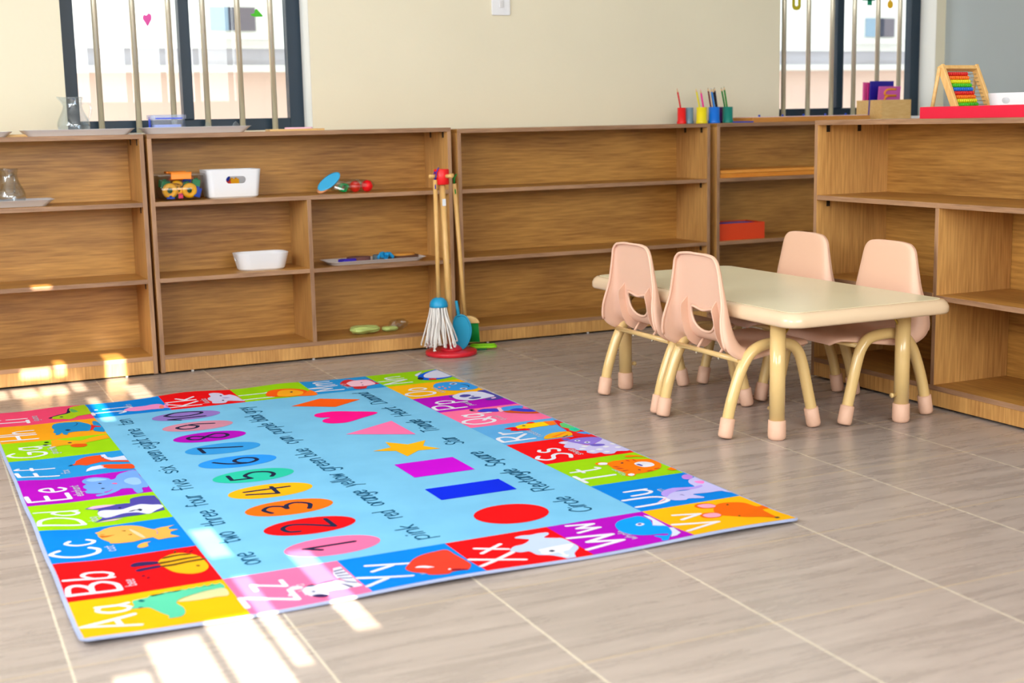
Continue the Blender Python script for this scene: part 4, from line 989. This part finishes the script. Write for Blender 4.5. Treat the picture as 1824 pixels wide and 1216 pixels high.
# snap box
sb = thing('snap_lid_box', 'clear blue snap lid food box on the tray by the window', 'box', (-.408, .095, TB_+.004), 0)
BLUEC = thin_glass('blue_clear_plastic', (.66, .76, .98), .16, .1)
q = MB(); q.prism(rrect(-.062, .062, -.045, .045, .010), 0, .034); q.build('box_body', BLUEC, sb)
q = MB(); q.prism(rrect(-.066, .066, -.049, .049, .012), .034, .044); q.build('lid', BLUEC, sb); sb.scale = (1, 1, 1.5)
q = MB(); q.prism(rrect(-.050, .050, -.034, .034, .010), .004, .020); q.build('liner', mat('pale_violet', (208, 212, 244), .4), sb)
q = MB(); q.box(-.0645, -.0625, -.012, .012, .010, .040); q.box(-.05, .05, -.0500, -.0485, .0335, .0365); q.build('clip', mat('deep_blue', (30, 70, 210), .35), sb)
for x, lb_ in ((-.262, 'tiny clear knob on the window tray, next to the blue box'), (-.155, 'tiny clear knob at the right end of the window tray')):
    q = MB(); q.lathe([(.006, 0), (.009, .004), (.010, .010), (.006, .016), (.002, .019), (0, .020)], 10); q.lathe([(.007, 0), (.010, .003), (.0, .004)], 12, (-.016, 0)); o = q.build('crystal_knob', GLASS); o.scale = (1.5, 1.5, 1.9); o.location = (x+.004, .07, TB_+.0040); tag(o, lb_, 'knob')
q = MB(); q.box(-.11, .11, -.035, .035, 0, .008); o = q.build('wooden_board', PLY, bevel=.001); o.location = (.09, .10, TB_); tag(o, 'thin wooden board on the shelf top below the window corner', 'board')
q = MB(); q.prism(rrect(-.055, .055, -.022, .022, .02), 0, .006); o = q.build('pink_cloth', mat('soft_pink', (236, 190, 214), .7)); o.location = (.105, .10, TB_+.008); tag(o, 'folded pink cloth lying on the thin wooden board', 'cloth')
q = MB(); q.box(-.035, .035, -.012, .012, 0, .004); o = q.build('glass_slide', thin_glass('greyish_glass', (.6, .66, .75), .3, .1)); o.location = (-.535, .12, TA); tag(o, 'small dark glass plate between the two window trays', 'plate')

# open white bins
def bin_(name, label, loc, w_, d_, h_, taper, holes, rad=.022, rz=0, cat='bin', m=WHITE):
    t = thing(name, label, cat, loc, rz)
    q = MB(); prof = [(taper+.006, 0), (taper, .006), (0, h_), (-.0, h_+.001), (.0035, h_), (taper+.0035, .0085)]
    rings = [[(x, y, z) for x, y in rrect(-w_/2+i_, w_/2-i_, -d_/2+i_, d_/2-i_, rad, 12)] for i_, z in prof]; n = len(rings[0])
    for i in range(len(rings)-1): q.add(rings[i]+rings[i+1], [(j, (j+1) % n, n+(j+1) % n, n+j) for j in range(n)], 0, True)
    q.add(rings[0], [tuple(range(n))[::-1]]); q.add(rings[-1], [tuple(range(n))]); q.sm = [False]*len(q.sm)
    o = q.build('bin_body', m, t)
    for (ax, hx_, hz, hw, hh, sgn) in holes:
        q = MB(); pp = rrect(hx_-hw, hx_+hw, hz-hh, hz+hh, min(hw, hh)*.98, 6)
        if ax == 'y': q.prism(pp, .0, .12, mtx=Matrix.Translation((0, 0, 0)) @ Matrix(((1, 0, 0, 0), (0, 0, sgn, 0), (0, 1, 0, 0), (0, 0, 0, 1))))
        else: q.prism(pp, .0, .3, mtx=Matrix(((0, 0, sgn, 0), (1, 0, 0, 0), (0, 1, 0, 0), (0, 0, 0, 1))))
        cut = q.build('cutter', m); cut.parent = t
        bo = o.modifiers.new('h', 'BOOLEAN'); bo.object = cut; bo.solver = 'EXACT'
        bpy.context.view_layer.update(); dg = bpy.context.evaluated_depsgraph_get()
        nm = bpy.data.meshes.new_from_object(o.evaluated_get(dg)); o.modifiers.clear(); o.data = nm
        bpy.data.objects.remove(cut, do_unlink=True)
    return t
bin_('storage_bin', 'tall white bin with oval grip hole beside the clear toy tub', (-.172, .120, .650), .212, .150, .108, .010, [('y', .005, .070, .038, .014, -1)])
bin_('storage_bin', 'low white oval bin in the middle left compartment', (-.070, .110, .364), .208, .140, .066, .013, [('x', 0, .044, .022, .007, -1), ('x', 0, .044, .022, .007, 1)], rad=.045)
bin_('storage_bin', 'white bin cut off by the right picture edge, behind the red rod', (1.765, -2.005, TF), .20, .13, .072, .010, [('y', .03, .050, .012, .009, 1)], rad=.045, rz=PI/2+.4)
# bricks inside the white bin, seen through the hole
def brick(label, loc, col, cname, rz=0, sz=(.032, .016, .014)):
    q = MB(); a, b_, c_ = sz; q.box(-a/2, a/2, -b_/2, b_/2, 0, c_)
    for x in (-a/4, a/4): q.lathe([(.005, c_-.0005), (.005, c_+.004), (0, c_+.004)], 12, (x, 0))
    o = q.build('toy_brick', mat(cname, col, .35)); o.location = loc; o.rotation_euler = (0, 0, rz); return tag(o, label, 'brick', None)
ZB = .6587
for i_ in range(3): brick('hidden brick at the bottom of the tall white bin', (-.20+.035*i_, .10, ZB), (245, 170, 10), 'brick_yellow')['group'] = 'bricks at the bottom of the white bin'
brick('blue brick seen through the left of the white bin hole', (-.198, .098, ZB+.055), (20, 60, 200), 'brick_blue', .3, (.034, .02, .022))
brick('red brick seen low in the white bin hole', (-.190, .086, ZB+.040), (220, 30, 30), 'brick_red', 0, (.03, .016, .014))
brick('yellow brick seen in the middle of the white bin hole', (-.165, .088, ZB+.042), (245, 170, 10), 'brick_yellow', .2, (.034, .016, .022))
for x, y, z, c_ in ((-.20, .1, .0185, (20, 60, 200)), (-.165, .1, .0185, (220, 30, 30)), (-.198, .098, .037, (20, 60, 200)), (-.165, .098, .037-.0, (245, 170, 10))):
    brick('stacked brick hidden inside the tall white bin', (x, y, ZB+z), c_, 'brick_%d' % c_[0], 0, (.03, .018, .0145))['group'] = 'bricks inside the white bin'

# clear toy tub
ct = thing('clear_tub', 'clear plastic tub with orange clips full of toy rings', 'tub', (-.378, .100, .650), 0)
q = MB(); w_, d_, h_ = .176, .126, .092
prof = [(.014, 0), (.012, .003), (0, h_), (.0025, h_), (.0145, .006)]
rings = [[(x, y, z) for x, y in rrect(-w_/2+i_, w_/2-i_, -d_/2+i_, d_/2-i_, .012, 5)] for i_, z in prof]; n = len(rings[0])
for i in range(len(rings)-1): q.add(rings[i]+rings[i+1], [(j, (j+1) % n, n+(j+1) % n, n+j) for j in range(n)], 0, True)
q.add(rings[0], [tuple(range(n))[::-1]]); q.add(rings[-1], [tuple(range(n))])
q.build('tub_body', CLEAR, ct)
q = MB(); q.prism(rrect(-.0925, .0925, -.0675, .0675, .014), h_+.0005, h_+.007); q.build('lid', thin_glass('frosted_lid', (.94, .95, .96), .10, .2), ct)
OR = mat('orange_clip', (255, 140, 10), .35)
q = MB(); q.box(-.038, .038, -.0715, -.064, .080, .1055); q.box(-.038, .038, -.0715, -.02, .1, .1055); q.build('clip', OR, ct, bevel=.002)
q = MB(); q.box(-.038, .038, .020, .066, .1, .107); q.build('clip', OR, ct, bevel=.002)
def ring_toy(label, loc, R_o, r_t, col, cname, tilt, teeth=0):
    q = MB(); n = 28; pts = []
    q.tube([(R_o*math.cos(2*PI*i/n), 0, R_o*math.sin(2*PI*i/n)) for i in range(n)], r_t, 10, closed=True)
    if teeth:
        for i in range(teeth):
            a = 2*PI*i/teeth; q.tube([((R_o+r_t*.4)*math.cos(a), 0, (R_o+r_t*.4)*math.sin(a)), ((R_o+r_t*1.5)*math.cos(a), 0, (R_o+r_t*1.5)*math.sin(a))], r_t*.45, 6)
    o = q.build('toy_ring', mat(cname, col, .35)); o.location = loc; o.rotation_euler = tilt; return tag(o, label, 'toy ring')
def block_toy(label, loc, sz, col, cname, rot):
    q = MB(); a, b_, c_ = sz; q.box(-a/2, a/2, -b_/2, b_/2, -c_/2, c_/2); q.lathe([(.007, c_/2), (.007, c_/2+.005), (0, c_/2+.005)], 14)
    o = q.build('toy_block', mat(cname, col, .35), bevel=.002); o.location = loc; o.rotation_euler = rot; return tag(o, label, 'toy block')
Y_, GRN, BLU = (255, 186, 0), (0, 150, 90), (0, 80, 200)
z0 = .656
ring_toy('yellow ring standing at the left front of the clear tub', (-.417, .062, z0+.031), .0195, .0100, Y_, 'toy_yellow', (.1, 0, 0))
ring_toy('yellow ring standing right of centre at the front of the tub', (-.344, .060, z0+.030), .0190, .0100, Y_, 'toy_yellow', (.12, .1, 0))
ring_toy('yellow ring lying tilted near the top of the clear tub', (-.385, .075, z0+.056), .014, .006, Y_, 'toy_yellow', (1.1, .3, 0))
ring_toy('yellow knobbly gear between the two front rings', (-.381, .068, z0+.029), .0085, .0055, Y_, 'toy_yellow', (.1, 0, 0), 8)
block_toy('green block at top left behind the tub wall', (-.430, .100, z0+.055), (.034, .03, .028), GRN, 'toy_green', (.2, .1, .3))
block_toy('green block with hole at top right of the tub', (-.315, .078, z0+.056), (.030, .016, .028), GRN, 'toy_green', (0, .15, .1))
block_toy('green block in the middle of the clear tub', (-.348, .085, z0+.048), (.028, .016, .024), GRN, 'toy_green', (.2, .2, -.2))
block_toy('blue block at the right end of the clear tub', (-.316, .066, z0+.022), (.028, .020, .036), BLU, 'toy_blue', (0, .3, .2))
block_toy('blue block high in the middle of the clear tub', (-.345, .098, z0+.066), (.030, .02, .016), BLU, 'toy_blue', (.3, .1, 0))
block_toy('blue block flat in the left front corner of the tub', (-.417, .058, z0+.004), (.030, .012, .008), BLU, 'toy_blue', (0, 0, 0))
block_toy('pink block low in the middle of the clear tub', (-.378, .062, z0+.008), (.018, .012, .014), (240, 60, 110), 'toy_pink', (0, 0, 0))
block_toy('green block filling the back of the tub', (-.375, .115, z0+.025), (.10, .03, .042), GRN, 'toy_green', (0, 0, 0))
block_toy('orange flat block under the tub lid', (-.365, .110, z0+.074), (.09, .04, .012), (230, 110, 40), 'toy_orange', (0, 0, 0))

# bags
def blob_bag(name, label, loc, w_, d_, h_, seed, rz=0, m=FILM):
    q = MB(); R2 = random.Random(seed); nu, nv = 22, 10; vs = []; fs = []
    ph = [R2.uniform(0, 6) for _ in range(6)]
    for i in range(nv+1):
        t = i/nv
        for j in range(nu):
            a = 2*PI*j/nu; cr = 1+.10*math.sin(5*a+ph[0]+t*4)+.07*math.sin(9*a+ph[1]-t*7)
            r_ = math.sqrt(max(0, 1-(2*t-1)**2))**.7*cr
            x = -w_/2+w_*t
            vs.append((x, d_/2*r_*math.cos(a), max(.0004, h_/2+h_/2*r_*math.sin(a)*(1-.25*t))))
    for i in range(nv):
        for j in range(nu): fs.append((i*nu+j, i*nu+(j+1) % nu, (i+1)*nu+(j+1) % nu, (i+1)*nu+j))
    q.add(vs, fs, 0, False); o = q.build(name, m); o.location = loc; o.rotation_euler = (0, 0, rz)
    return tag(o, label, 'bag')
blob_bag('plastic_bag', 'clear bag around the red and green balls on the upper shelf', (.315, .105, .6505), .20, .075, .058, 4)
def ball(label, loc, r_, col, cname, name='toy_ball', cat='ball'):
    q = MB(); q.lathe([(r_*math.sin(PI*i/12), -r_*math.cos(PI*i/12)) for i in range(13)], 24); o = q.build(name, mat(cname, col, .3)); o.location = loc; return tag(o, label, cat)
ball('red ball at the right end of the clear bag', (.376, .092, .650+.0245), .0235, (240, 20, 30), 'toy_red')
o = ball('red crinkled ball left of the red ball in the bag', (.328, .100, .650+.0235), .0225, (244, 40, 30), 'toy_red2')
q = MB(); q.tube([(.014*math.cos(t*.5)+.0, -.02+.0012*t, .020+.014*math.sin(t*.5)) for t in range(40)], .0045, 8); o = q.build('green_spiral_toy', mat('toy_green2', (0, 170, 90), .3)); o.location = (.278, .098, .651); tag(o, 'green spiral toy in the bag on the upper shelf', 'toy')
q = MB(); q.lathe([(0, 0), (.038, 0), (.044, .004), (.046, .010), (.040, .010), (0, .006)], 32); q.m = [0]*len(q.m)
dd = q.build('toy_saucer', mat('toy_cyan', (70, 180, 232), .3)); dd.location = (.222, .10, .692); dd.rotation_euler = (math.radians(38), math.radians(-36), 0); dd.scale = (1.2, .62, 1); tag(dd, 'light blue saucer leaning against the green spiral', 'saucer')
q = MB(); q.lathe([(0, 0), (.030, 0), (.034, .006), (0, .008)], 24); dd = q.build('toy_saucer', mat('toy_peach', (246, 170, 120), .35)); dd.location = (.200, .10, .672); dd.rotation_euler = (math.radians(30), math.radians(-38), 0); dd.scale = (1, .7, 1); tag(dd, 'pale orange saucer under the light blue one', 'saucer')
for lb_, loc, s_, col in (('pale green pouch at the left of the bottom right compartment', (.345, .095, .0735), (.135, .085, .036), (186, 202, 120)), ('small pale green pouch right of the larger one', (.455, .10, .0735), (.075, .05, .022), (176, 204, 120))):
    o = blob_bag('soft_pouch', lb_, loc, s_[0], s_[1], s_[2], 9, .1, mat('pale_green_film', col, .3, alpha=1)); o['category'] = 'pouch'
blob_bag('plastic_bag', 'crumpled empty clear bag beside the pale green pouches', (.505, .13, .0735), .10, .06, .045, 12, .5)
# felt pieces on the tray
def disc(label, name, cat, loc, pts, h_, m, rot=(0, 0, 0)):
    q = MB(); q.prism([(p.x, p.y) for p in crom([Vector((a, b_, 0)) for a, b_ in pts], 4, True)], 0, h_); o = q.build(name, m); o.location = loc; o.rotation_euler = rot; return tag(o, label, cat)
circ = [(.05*math.cos(t*PI/4), .034*math.sin(t*PI/4)) for t in range(8)]
zt = .3685
disc('brown round felt piece lying left on the tray', 'felt_disc', 'felt piece', (.335, .110, zt+.002), circ, .018, mat('brown_felt', (112, 70, 66), .9))
disc('dark blue crumpled felt piece left on the tray', 'felt_scrap', 'felt piece', (.270, .075, zt), [(-.035, -.004), (-.015, .010), (.01, .004), (.035, .012), (.040, -.008), (.012, -.010), (-.01, -.004), (-.03, -.012)], .018, mat('violet_felt', (44, 24, 150), .8))
disc('grey green felt piece in the middle of the tray', 'felt_disc', 'felt piece', (.445, .120, zt), [(a*.9, b_*.9) for a, b_ in circ], .022, mat('grey_felt', (92, 104, 110), .9))
disc('golden orange felt disc at the right end of the tray', 'felt_disc', 'felt piece', (.525, .105, zt+.0165), [(a*1.05, b_) for a, b_ in circ], .008, mat('golden_felt', (206, 140, 56), .9))
disc('brown felt disc under the golden orange one', 'felt_disc', 'felt piece', (.535, .105, zt), [(a*1.15, b_*1.1) for a, b_ in circ], .016, mat('brown_felt2', (96, 60, 40), .9))
q = MB(); R_ = random.Random(5)
for k in range(7):
    a = k*PI/3.5; q.tube(crom([Vector((0, 0, .004)), Vector((.012*math.cos(a), .009*math.sin(a), .018)), Vector((.026*math.cos(a+.4), .018*math.sin(a+.4), .008+.004*(k % 3)))], 4), .0045, 7)
o = q.build('blue_ribbon_bow', mat('cyan_ribbon', (10, 140, 200), .6)); o.location = (.437, .068, zt+.001); o.scale = (1.3, 1.3, 1.6); tag(o, 'bright blue ribbon bow in the middle of the tray', 'bow')

# ---------------------------------------------------------------- corner shelves: orange tray and box
ot = thing('wooden_drawer_tray', 'orange stained flat wooden tray on the corner upper shelf', 'tray', (2.32, .115, .648))
ORW = wood('orange_wood', (240, 160, 56), (224, 134, 34), 'x', .4, 12, contrast=.5)
q = MB(); q.box(-.295, .295, -.098, .098, 0, .020); q.build('tray_body', ORW, ot, bevel=.001)
q = MB(); q.box(-.298, .298, -.104, .104, .0205, .034); q.build('tray_lid', wood('orange_wood_light', (246, 176, 84), (236, 150, 52), 'x', .4, 12, contrast=.5), ot, bevel=.001)
rb = thing('orange_box', 'bright orange box with blue tissue showing, on the corner middle shelf', 'box', (2.155, .105, .364))
q = MB(); q.box(-.125, .125, -.075, .075, 0, .002)
for b4 in ((-.125, .125, -.075, -.072), (-.125, .125, .072, .075), (-.125, -.122, -.072, .072), (.122, .125, -.072, .072)): q.box(*b4, .002, .076)
q.build('carton', mat('orange_card', (232, 70, 22), .5), rb)
q = MB(); q.box(-.121, .121, -.071, .071, .060, .070); q.build('tissue', mat('blue_violet', (70, 60, 190), .6), rb)
q = MB(); q.box(-.05, .06, -.07, .03, .0705, .0745); q.build('card_insert', mat('violet_card', (110, 120, 230), .5), rb)

# ---------------------------------------------------------------- pencil cups
def cup(label, x, y, col, cname, r_=.0215):
    q = MB(); q.lathe([(0, 0), (r_*1.08, 0), (r_*1.12, .003), (r_*1.12, .010), (r_, .015), (r_, .072), (r_-.0022, .072), (r_-.0022, .006), (0, .006)], 32)
    o = q.build('pencil_cup', mat(cname, col, .3)); o.location = (x, y, TD); return tag(o, label, 'cup', None)
cup('red pencil cup, leftmost of the pencil cups', 1.893, .130, (232, 20, 24), 'cup_red', .019)
cup('grey pencil cup behind the yellow one', 1.935, .135, (120, 150, 170), 'cup_grey', .020)
cup('yellow pencil cup in the front row', 1.958, .066, (240, 220, 20), 'cup_yellow', .0235)
cup('blue pencil cup in the front row', 2.020, .060, (0, 112, 222), 'cup_blue', .0245)
cup('purple pencil cup hidden behind blue and teal ones', 2.083, .118, (74, 0, 96), 'cup_purple', .021)
cup('teal pencil cup, rightmost of the pencil cups', 2.098, .066, (12, 130, 116), 'cup_teal', .0225)
def pencil(label, base, tip, col, cname):
    q = MB(); b0 = Vector(base); t0 = Vector(tip); d_ = (t0-b0).normalized()
    q.tube([b0, t0-d_*.016], .0042, 6, 0); q.tube([t0-d_*.016, t0-d_*.005], [.0040, .0016], 8, 1); q.tube([t0-d_*.005, t0], [.0016, .0004], 6, 0)
    for i in range(len(q.sm)): q.sm[i] = False
    o = q.build('colour_pencil', [mat(cname, col, .35), mat('pencil_wood', (226, 186, 136), .6)]); return tag(o, label, 'pencil', None)
ZP = TD+.0145
def pen(label, cx, cy, lean, tipz, col, cname, side=0, ly=.0):
    # foot against the right wall of the cup, leaning to the left rim
    zr = TD+.072; zt_ = TD+tipz; xr = cx+side; slope = lean/(zt_-zr)
    b_ = (xr+slope*(zr-ZP)*1.0, cy+ly, ZP+.000); t_ = (xr-lean, cy+ly-.004, zt_)
    return pencil(label, b_, t_, col, cname)
pen('red pencil in the red cup', 1.893, .130, .020, .157, (205, 24, 30), 'pencil_red', -.007)
pen('yellow pencil leaning left of the pink one', 1.958, .066, .021, .155, (226, 212, 40), 'pencil_yellow', -.010, .004)
pen('pink pencil in the yellow cup', 1.958, .066, .017, .150, (240, 30, 150), 'pencil_pink', .005, -.004)
pen('dark red pencil behind the blue pencil', 2.020, .060, .018, .158, (110, 30, 30), 'pencil_maroon', -.012, .010)
pen('blue pencil in the blue cup', 2.020, .060, .019, .155, (30, 132, 222), 'pencil_blue', -.004, -.006)
pen('brown pencil behind the black pencil', 2.020, .060, .016, .154, (130, 60, 40), 'pencil_brown', .003, .010)
pen('black pencil in the blue cup', 2.020, .060, .019, .153, (24, 20, 20), 'pencil_black', .010, .0)
pen('dark violet pencil in the purple cup', 2.083, .118, .016, .160, (30, 14, 50), 'pencil_violet', -.010)
pen('green pencil in the teal cup', 2.098, .066, .019, .163, (0, 130, 20), 'pencil_green', -.006)
pen('second green pencil tip beside the thick green pencil', 2.098, .066, .022, .158, (20, 120, 40), 'pencil_green2', -.012, .008)

# pegboard on the corner unit
pb = thing('peg_board', 'long flat wooden board with small blue pegs under the right window', 'peg board', (2.535, .108, TD))
q = MB(); q.box(-.335, .335, -.09, .09, 0, .022); q.build('board', wood('board_wood', (214, 150, 72), (196, 128, 52), 'x', .4, 12, contrast=.5), pb, bevel=.001)
q = MB(); q.box(-.325, .325, -.083, .083, .0222, .0245); q.build('pale_top', mat('pale_pink_top', (238, 214, 226), .25), pb)
for x in (-.26, -.13, -.01, .115, .235):
    q = MB(); q.lathe([(.005, .0245), (.0055, .029), (.0045, .033), (0, .034)], 12, (x, -.035 if x else -.03)); q.build('peg', mat('royal_blue', (20, 60, 170), .35), pb)
q = MB(); q.box(-.05, .05, -.006, .006, 0, .006); o = q.build('blue_stick', mat('royal_blue', (20, 60, 170), .35), bevel=.001); o.location = (2.158, .035, TD+.0); o.rotation_euler = (0, 0, -.25); tag(o, 'dark blue stick between the teal cup and the peg board', 'stick')
# letter card box
cb = thing('card_box', 'small open beech box holding letter cards by the right window', 'box', (3.020, .100, TD))
q = MB(); a, b_, h_ = .090, .090, .092
q.box(-a, a, -b_, b_, 0, .006)
for w4 in ((-a, a, -b_, -b_+.007), (-a, a, b_-.007, b_), (-a, -a+.007, -b_+.007, b_-.007), (a-.007, a, -b_+.007, b_-.007)): q.box(*w4, .006, h_)
q.build('box_body', PLY, cb, recalc=False)
for k, z in enumerate((.014, .034, .054, .074)):
    q = MB(); q.box(-a-.0006, -a+.007, -b_-.0006, -b_+.0065, z, z+.007); q.build('finger_joint', DOWEL, cb)
def card(label, loc, w_, h_, rz, tilt, col, cname, letter=False):
    q = MB(); q.box(-w_/2, w_/2, -.004, .004, 0, h_); 
    t = thing('letter_card', label, 'card', loc, rz); t.rotation_euler = (tilt, 0, rz)
    q.build('card_panel', mat(cname, col, .4), t, bevel=.001)
    if letter:
        q = MB(); pts = crom([Vector((a_, -.0044, b2)) for a_, b2 in [(.036, .136), (-.010, .136), (-.030, .124), (-.022, .108), (.040, .106), (-.012, .104), (-.028, .092), (-.016, .076), (.040, .074)]], 4)
        q.tube(pts, .0056, 6); q.build('letter', mat('letter_orange', (240, 150, 40), .5), t)
    return t
card('pink letter card with orange curls, frontmost in the box', (3.008, .060, TD+.0062), .130, .150, 0, .10, (206, 92, 176), 'card_pink', True)
card('dark blue letter card behind the pink one', (2.998, .100, TD+.0062), .140, .176, 0, .06, (38, 26, 150), 'card_blue')
card('magenta letter card at the left back of the box', (2.992, .125, TD+.0062), .110, .168, 0, .04, (210, 30, 130), 'card_magenta')
card('light pink letter card next to the magenta one', (2.985, .150, TD+.0062), .105, .172, 0, .02, (230, 90, 160), 'card_rose')
q = MB(); q.box(-.06, .06, -.06, .06, 0, .014); o = q.build('white_block', WHITE, bevel=.001); o.location = (3.145+.045, .09, TD); tag(o, 'low white block right of the letter card box', 'block')

# ---------------------------------------------------------------- on the crosswise unit
q = MB(); q.box(0, .036, -.74, 0, 0, .036); o = q.build('red_rod', mat('rod_red', (224, 18, 58), .4), bevel=.001); o.location = (1.556, -1.785, TF); tag(o, 'long red wooden rod lying along the crosswise shelf unit', 'rod')
ab = thing('abacus', 'wooden abacus with ten rows of coloured beads, leaning back', 'abacus', (1.715, -1.812, TF), math.radians(4))
fw, fh, tl = .150, .182, math.radians(-26)
FM = Matrix.Translation((0, -.045, 0)) @ Matrix.Rotation(tl, 4, 'X')
for x in (-fw/2, fw/2):
    q = MB(); q.box(x-.006, x+.006, -.012, .012, .002, fh, mtx=FM); q.build('frame_side', DOWEL, ab, bevel=.002)
for z in (.010, fh-.010):
    q = MB(); q.box(-fw/2+.006, fw/2-.006, -.010, .010, z-.006, z+.006, mtx=FM); q.build('frame_rail', DOWEL, ab)
top = FM @ Vector((0, 0, fh-.008))
for x in (-fw/2-.0095, fw/2+.0095):
    q = MB(); q.tube([(x, top.y+.0, top.z), (x, top.y+.030, .007)], .006, 8); q.build('back_leg', PLY, ab)
q = MB(); q.tube([(-fw/2-.0095, top.y+.030, .009), (fw/2+.0095, top.y+.030, .009)], .005, 8); q.build('back_rail', PLY, ab)
BC = [((214, 26, 22), 'bead_red'), ((244, 116, 20), 'bead_orange'), ((228, 222, 20), 'bead_yellow'), ((70, 190, 20), 'bead_green'), ((20, 110, 214), 'bead_blue')]
for k in range(10):
    z = fh-.030-k*.0133
    q = MB(); q.tube([FM @ Vector((-fw/2, 0, z)), FM @ Vector((fw/2, 0, z))], .0012, 6); q.build('wire', STEEL, ab)
    q = MB()
    for j in range(10):
        x = -fw/2+.022+j*.0086
        q.lathe([(.0015, -.0042), (.0056, -.0028), (.0066, 0), (.0056, .0028), (.0015, .0042)], 14, mtx=FM @ Matrix.Translation((x, 0, z)) @ Matrix.Rotation(PI/2, 4, 'Y'))
    q.build('bead_row', mat(BC[k % 5][1], BC[k % 5][0], .3), ab)
q = MB(); q.lathe([(.0, 0), (.008, 0), (.009, .006), (.005, .010), (.007, .016), (.003, .020), (0, .021)], 16); q.lathe([(0, .021), (.004, .024), (0, .034)], 10); o = q.build('brass_bell', mat('brass', (190, 150, 70), .3, .8)); o.location = (1.74, -1.897, TF); tag(o, 'tiny golden bell between the abacus and the white bin', 'bell')

# ---------------------------------------------------------------- window stickers
def sticker(name, label, x, z, pts, col, cname, cat='sticker'):
    q = MB(); pp = [(p.x, p.y) for p in crom([Vector((a, b_, 0)) for a, b_ in pts], 4, True)]
    q.prism(pp, 0, .0012, mtx=Matrix(((1, 0, 0, 0), (0, 0, -1, 0), (0, 1, 0, 0), (0, 0, 0, 1)))); o = q.build(name, mat(cname, col, .5)); o.location = (x, .4178, z); return tag(o, label, cat)
sticker('heart_sticker', 'small pink heart sticker on the left window', -.394, 1.343, [(-.002, -.024), (-.010, -.010), (-.018, .004), (-.014, .018), (-.004, .016), (.004, .024), (.014, .018), (.014, .002), (.006, -.012)], (236, 84, 176), 'sticker_pink')
sticker('leaf_sticker', 'small green leaf sticker at the right of the left window', .042, 1.373, [(-.024, -.004), (-.010, -.012), (.010, -.012), (.026, -.010), (.014, .006), (.002, .018), (-.006, .012), (-.008, .002)], (70, 190, 30), 'sticker_green')
q = MB(); pp = [(-.026, .05), (-.026, -.012), (-.018, -.026), (0, -.030), (.018, -.026), (.026, -.012), (.026, .05), (.009, .05), (.009, -.006), (0, -.012), (-.009, -.006), (-.009, .05)]
q.prism(pp, 0, .0012, mtx=Matrix(((1, 0, 0, 0), (0, 0, -1, 0), (0, 1, 0, 0), (0, 0, 0, 1)))); o = q.build('letter_sticker', mat('sticker_olive', (196, 184, 22), .5)); o.location = (2.735, .4178, 1.458); tag(o, 'bold olive letter U sticker cut off at the top of the right window', 'sticker')
q = MB(); q.box(-.018, .010, -.0012, 0, -.022, .05); q.box(-.05, .03, -.0012, 0, .0, .02); o = q.build('letter_sticker', mat('sticker_teal', (10, 150, 110), .5)); o.location = (3.19, .4178, 1.482); tag(o, 'teal letter sticker cut off at the top of the right window', 'sticker')
sticker('lemon_sticker', 'small yellow lemon sticker on the right window', 3.318, 1.466, [(-.016, -.010), (0, -.020), (.016, -.010), (.016, .010), (.004, .020), (0, .030), (-.006, .020), (-.016, .008)], (244, 190, 20), 'sticker_yellow')
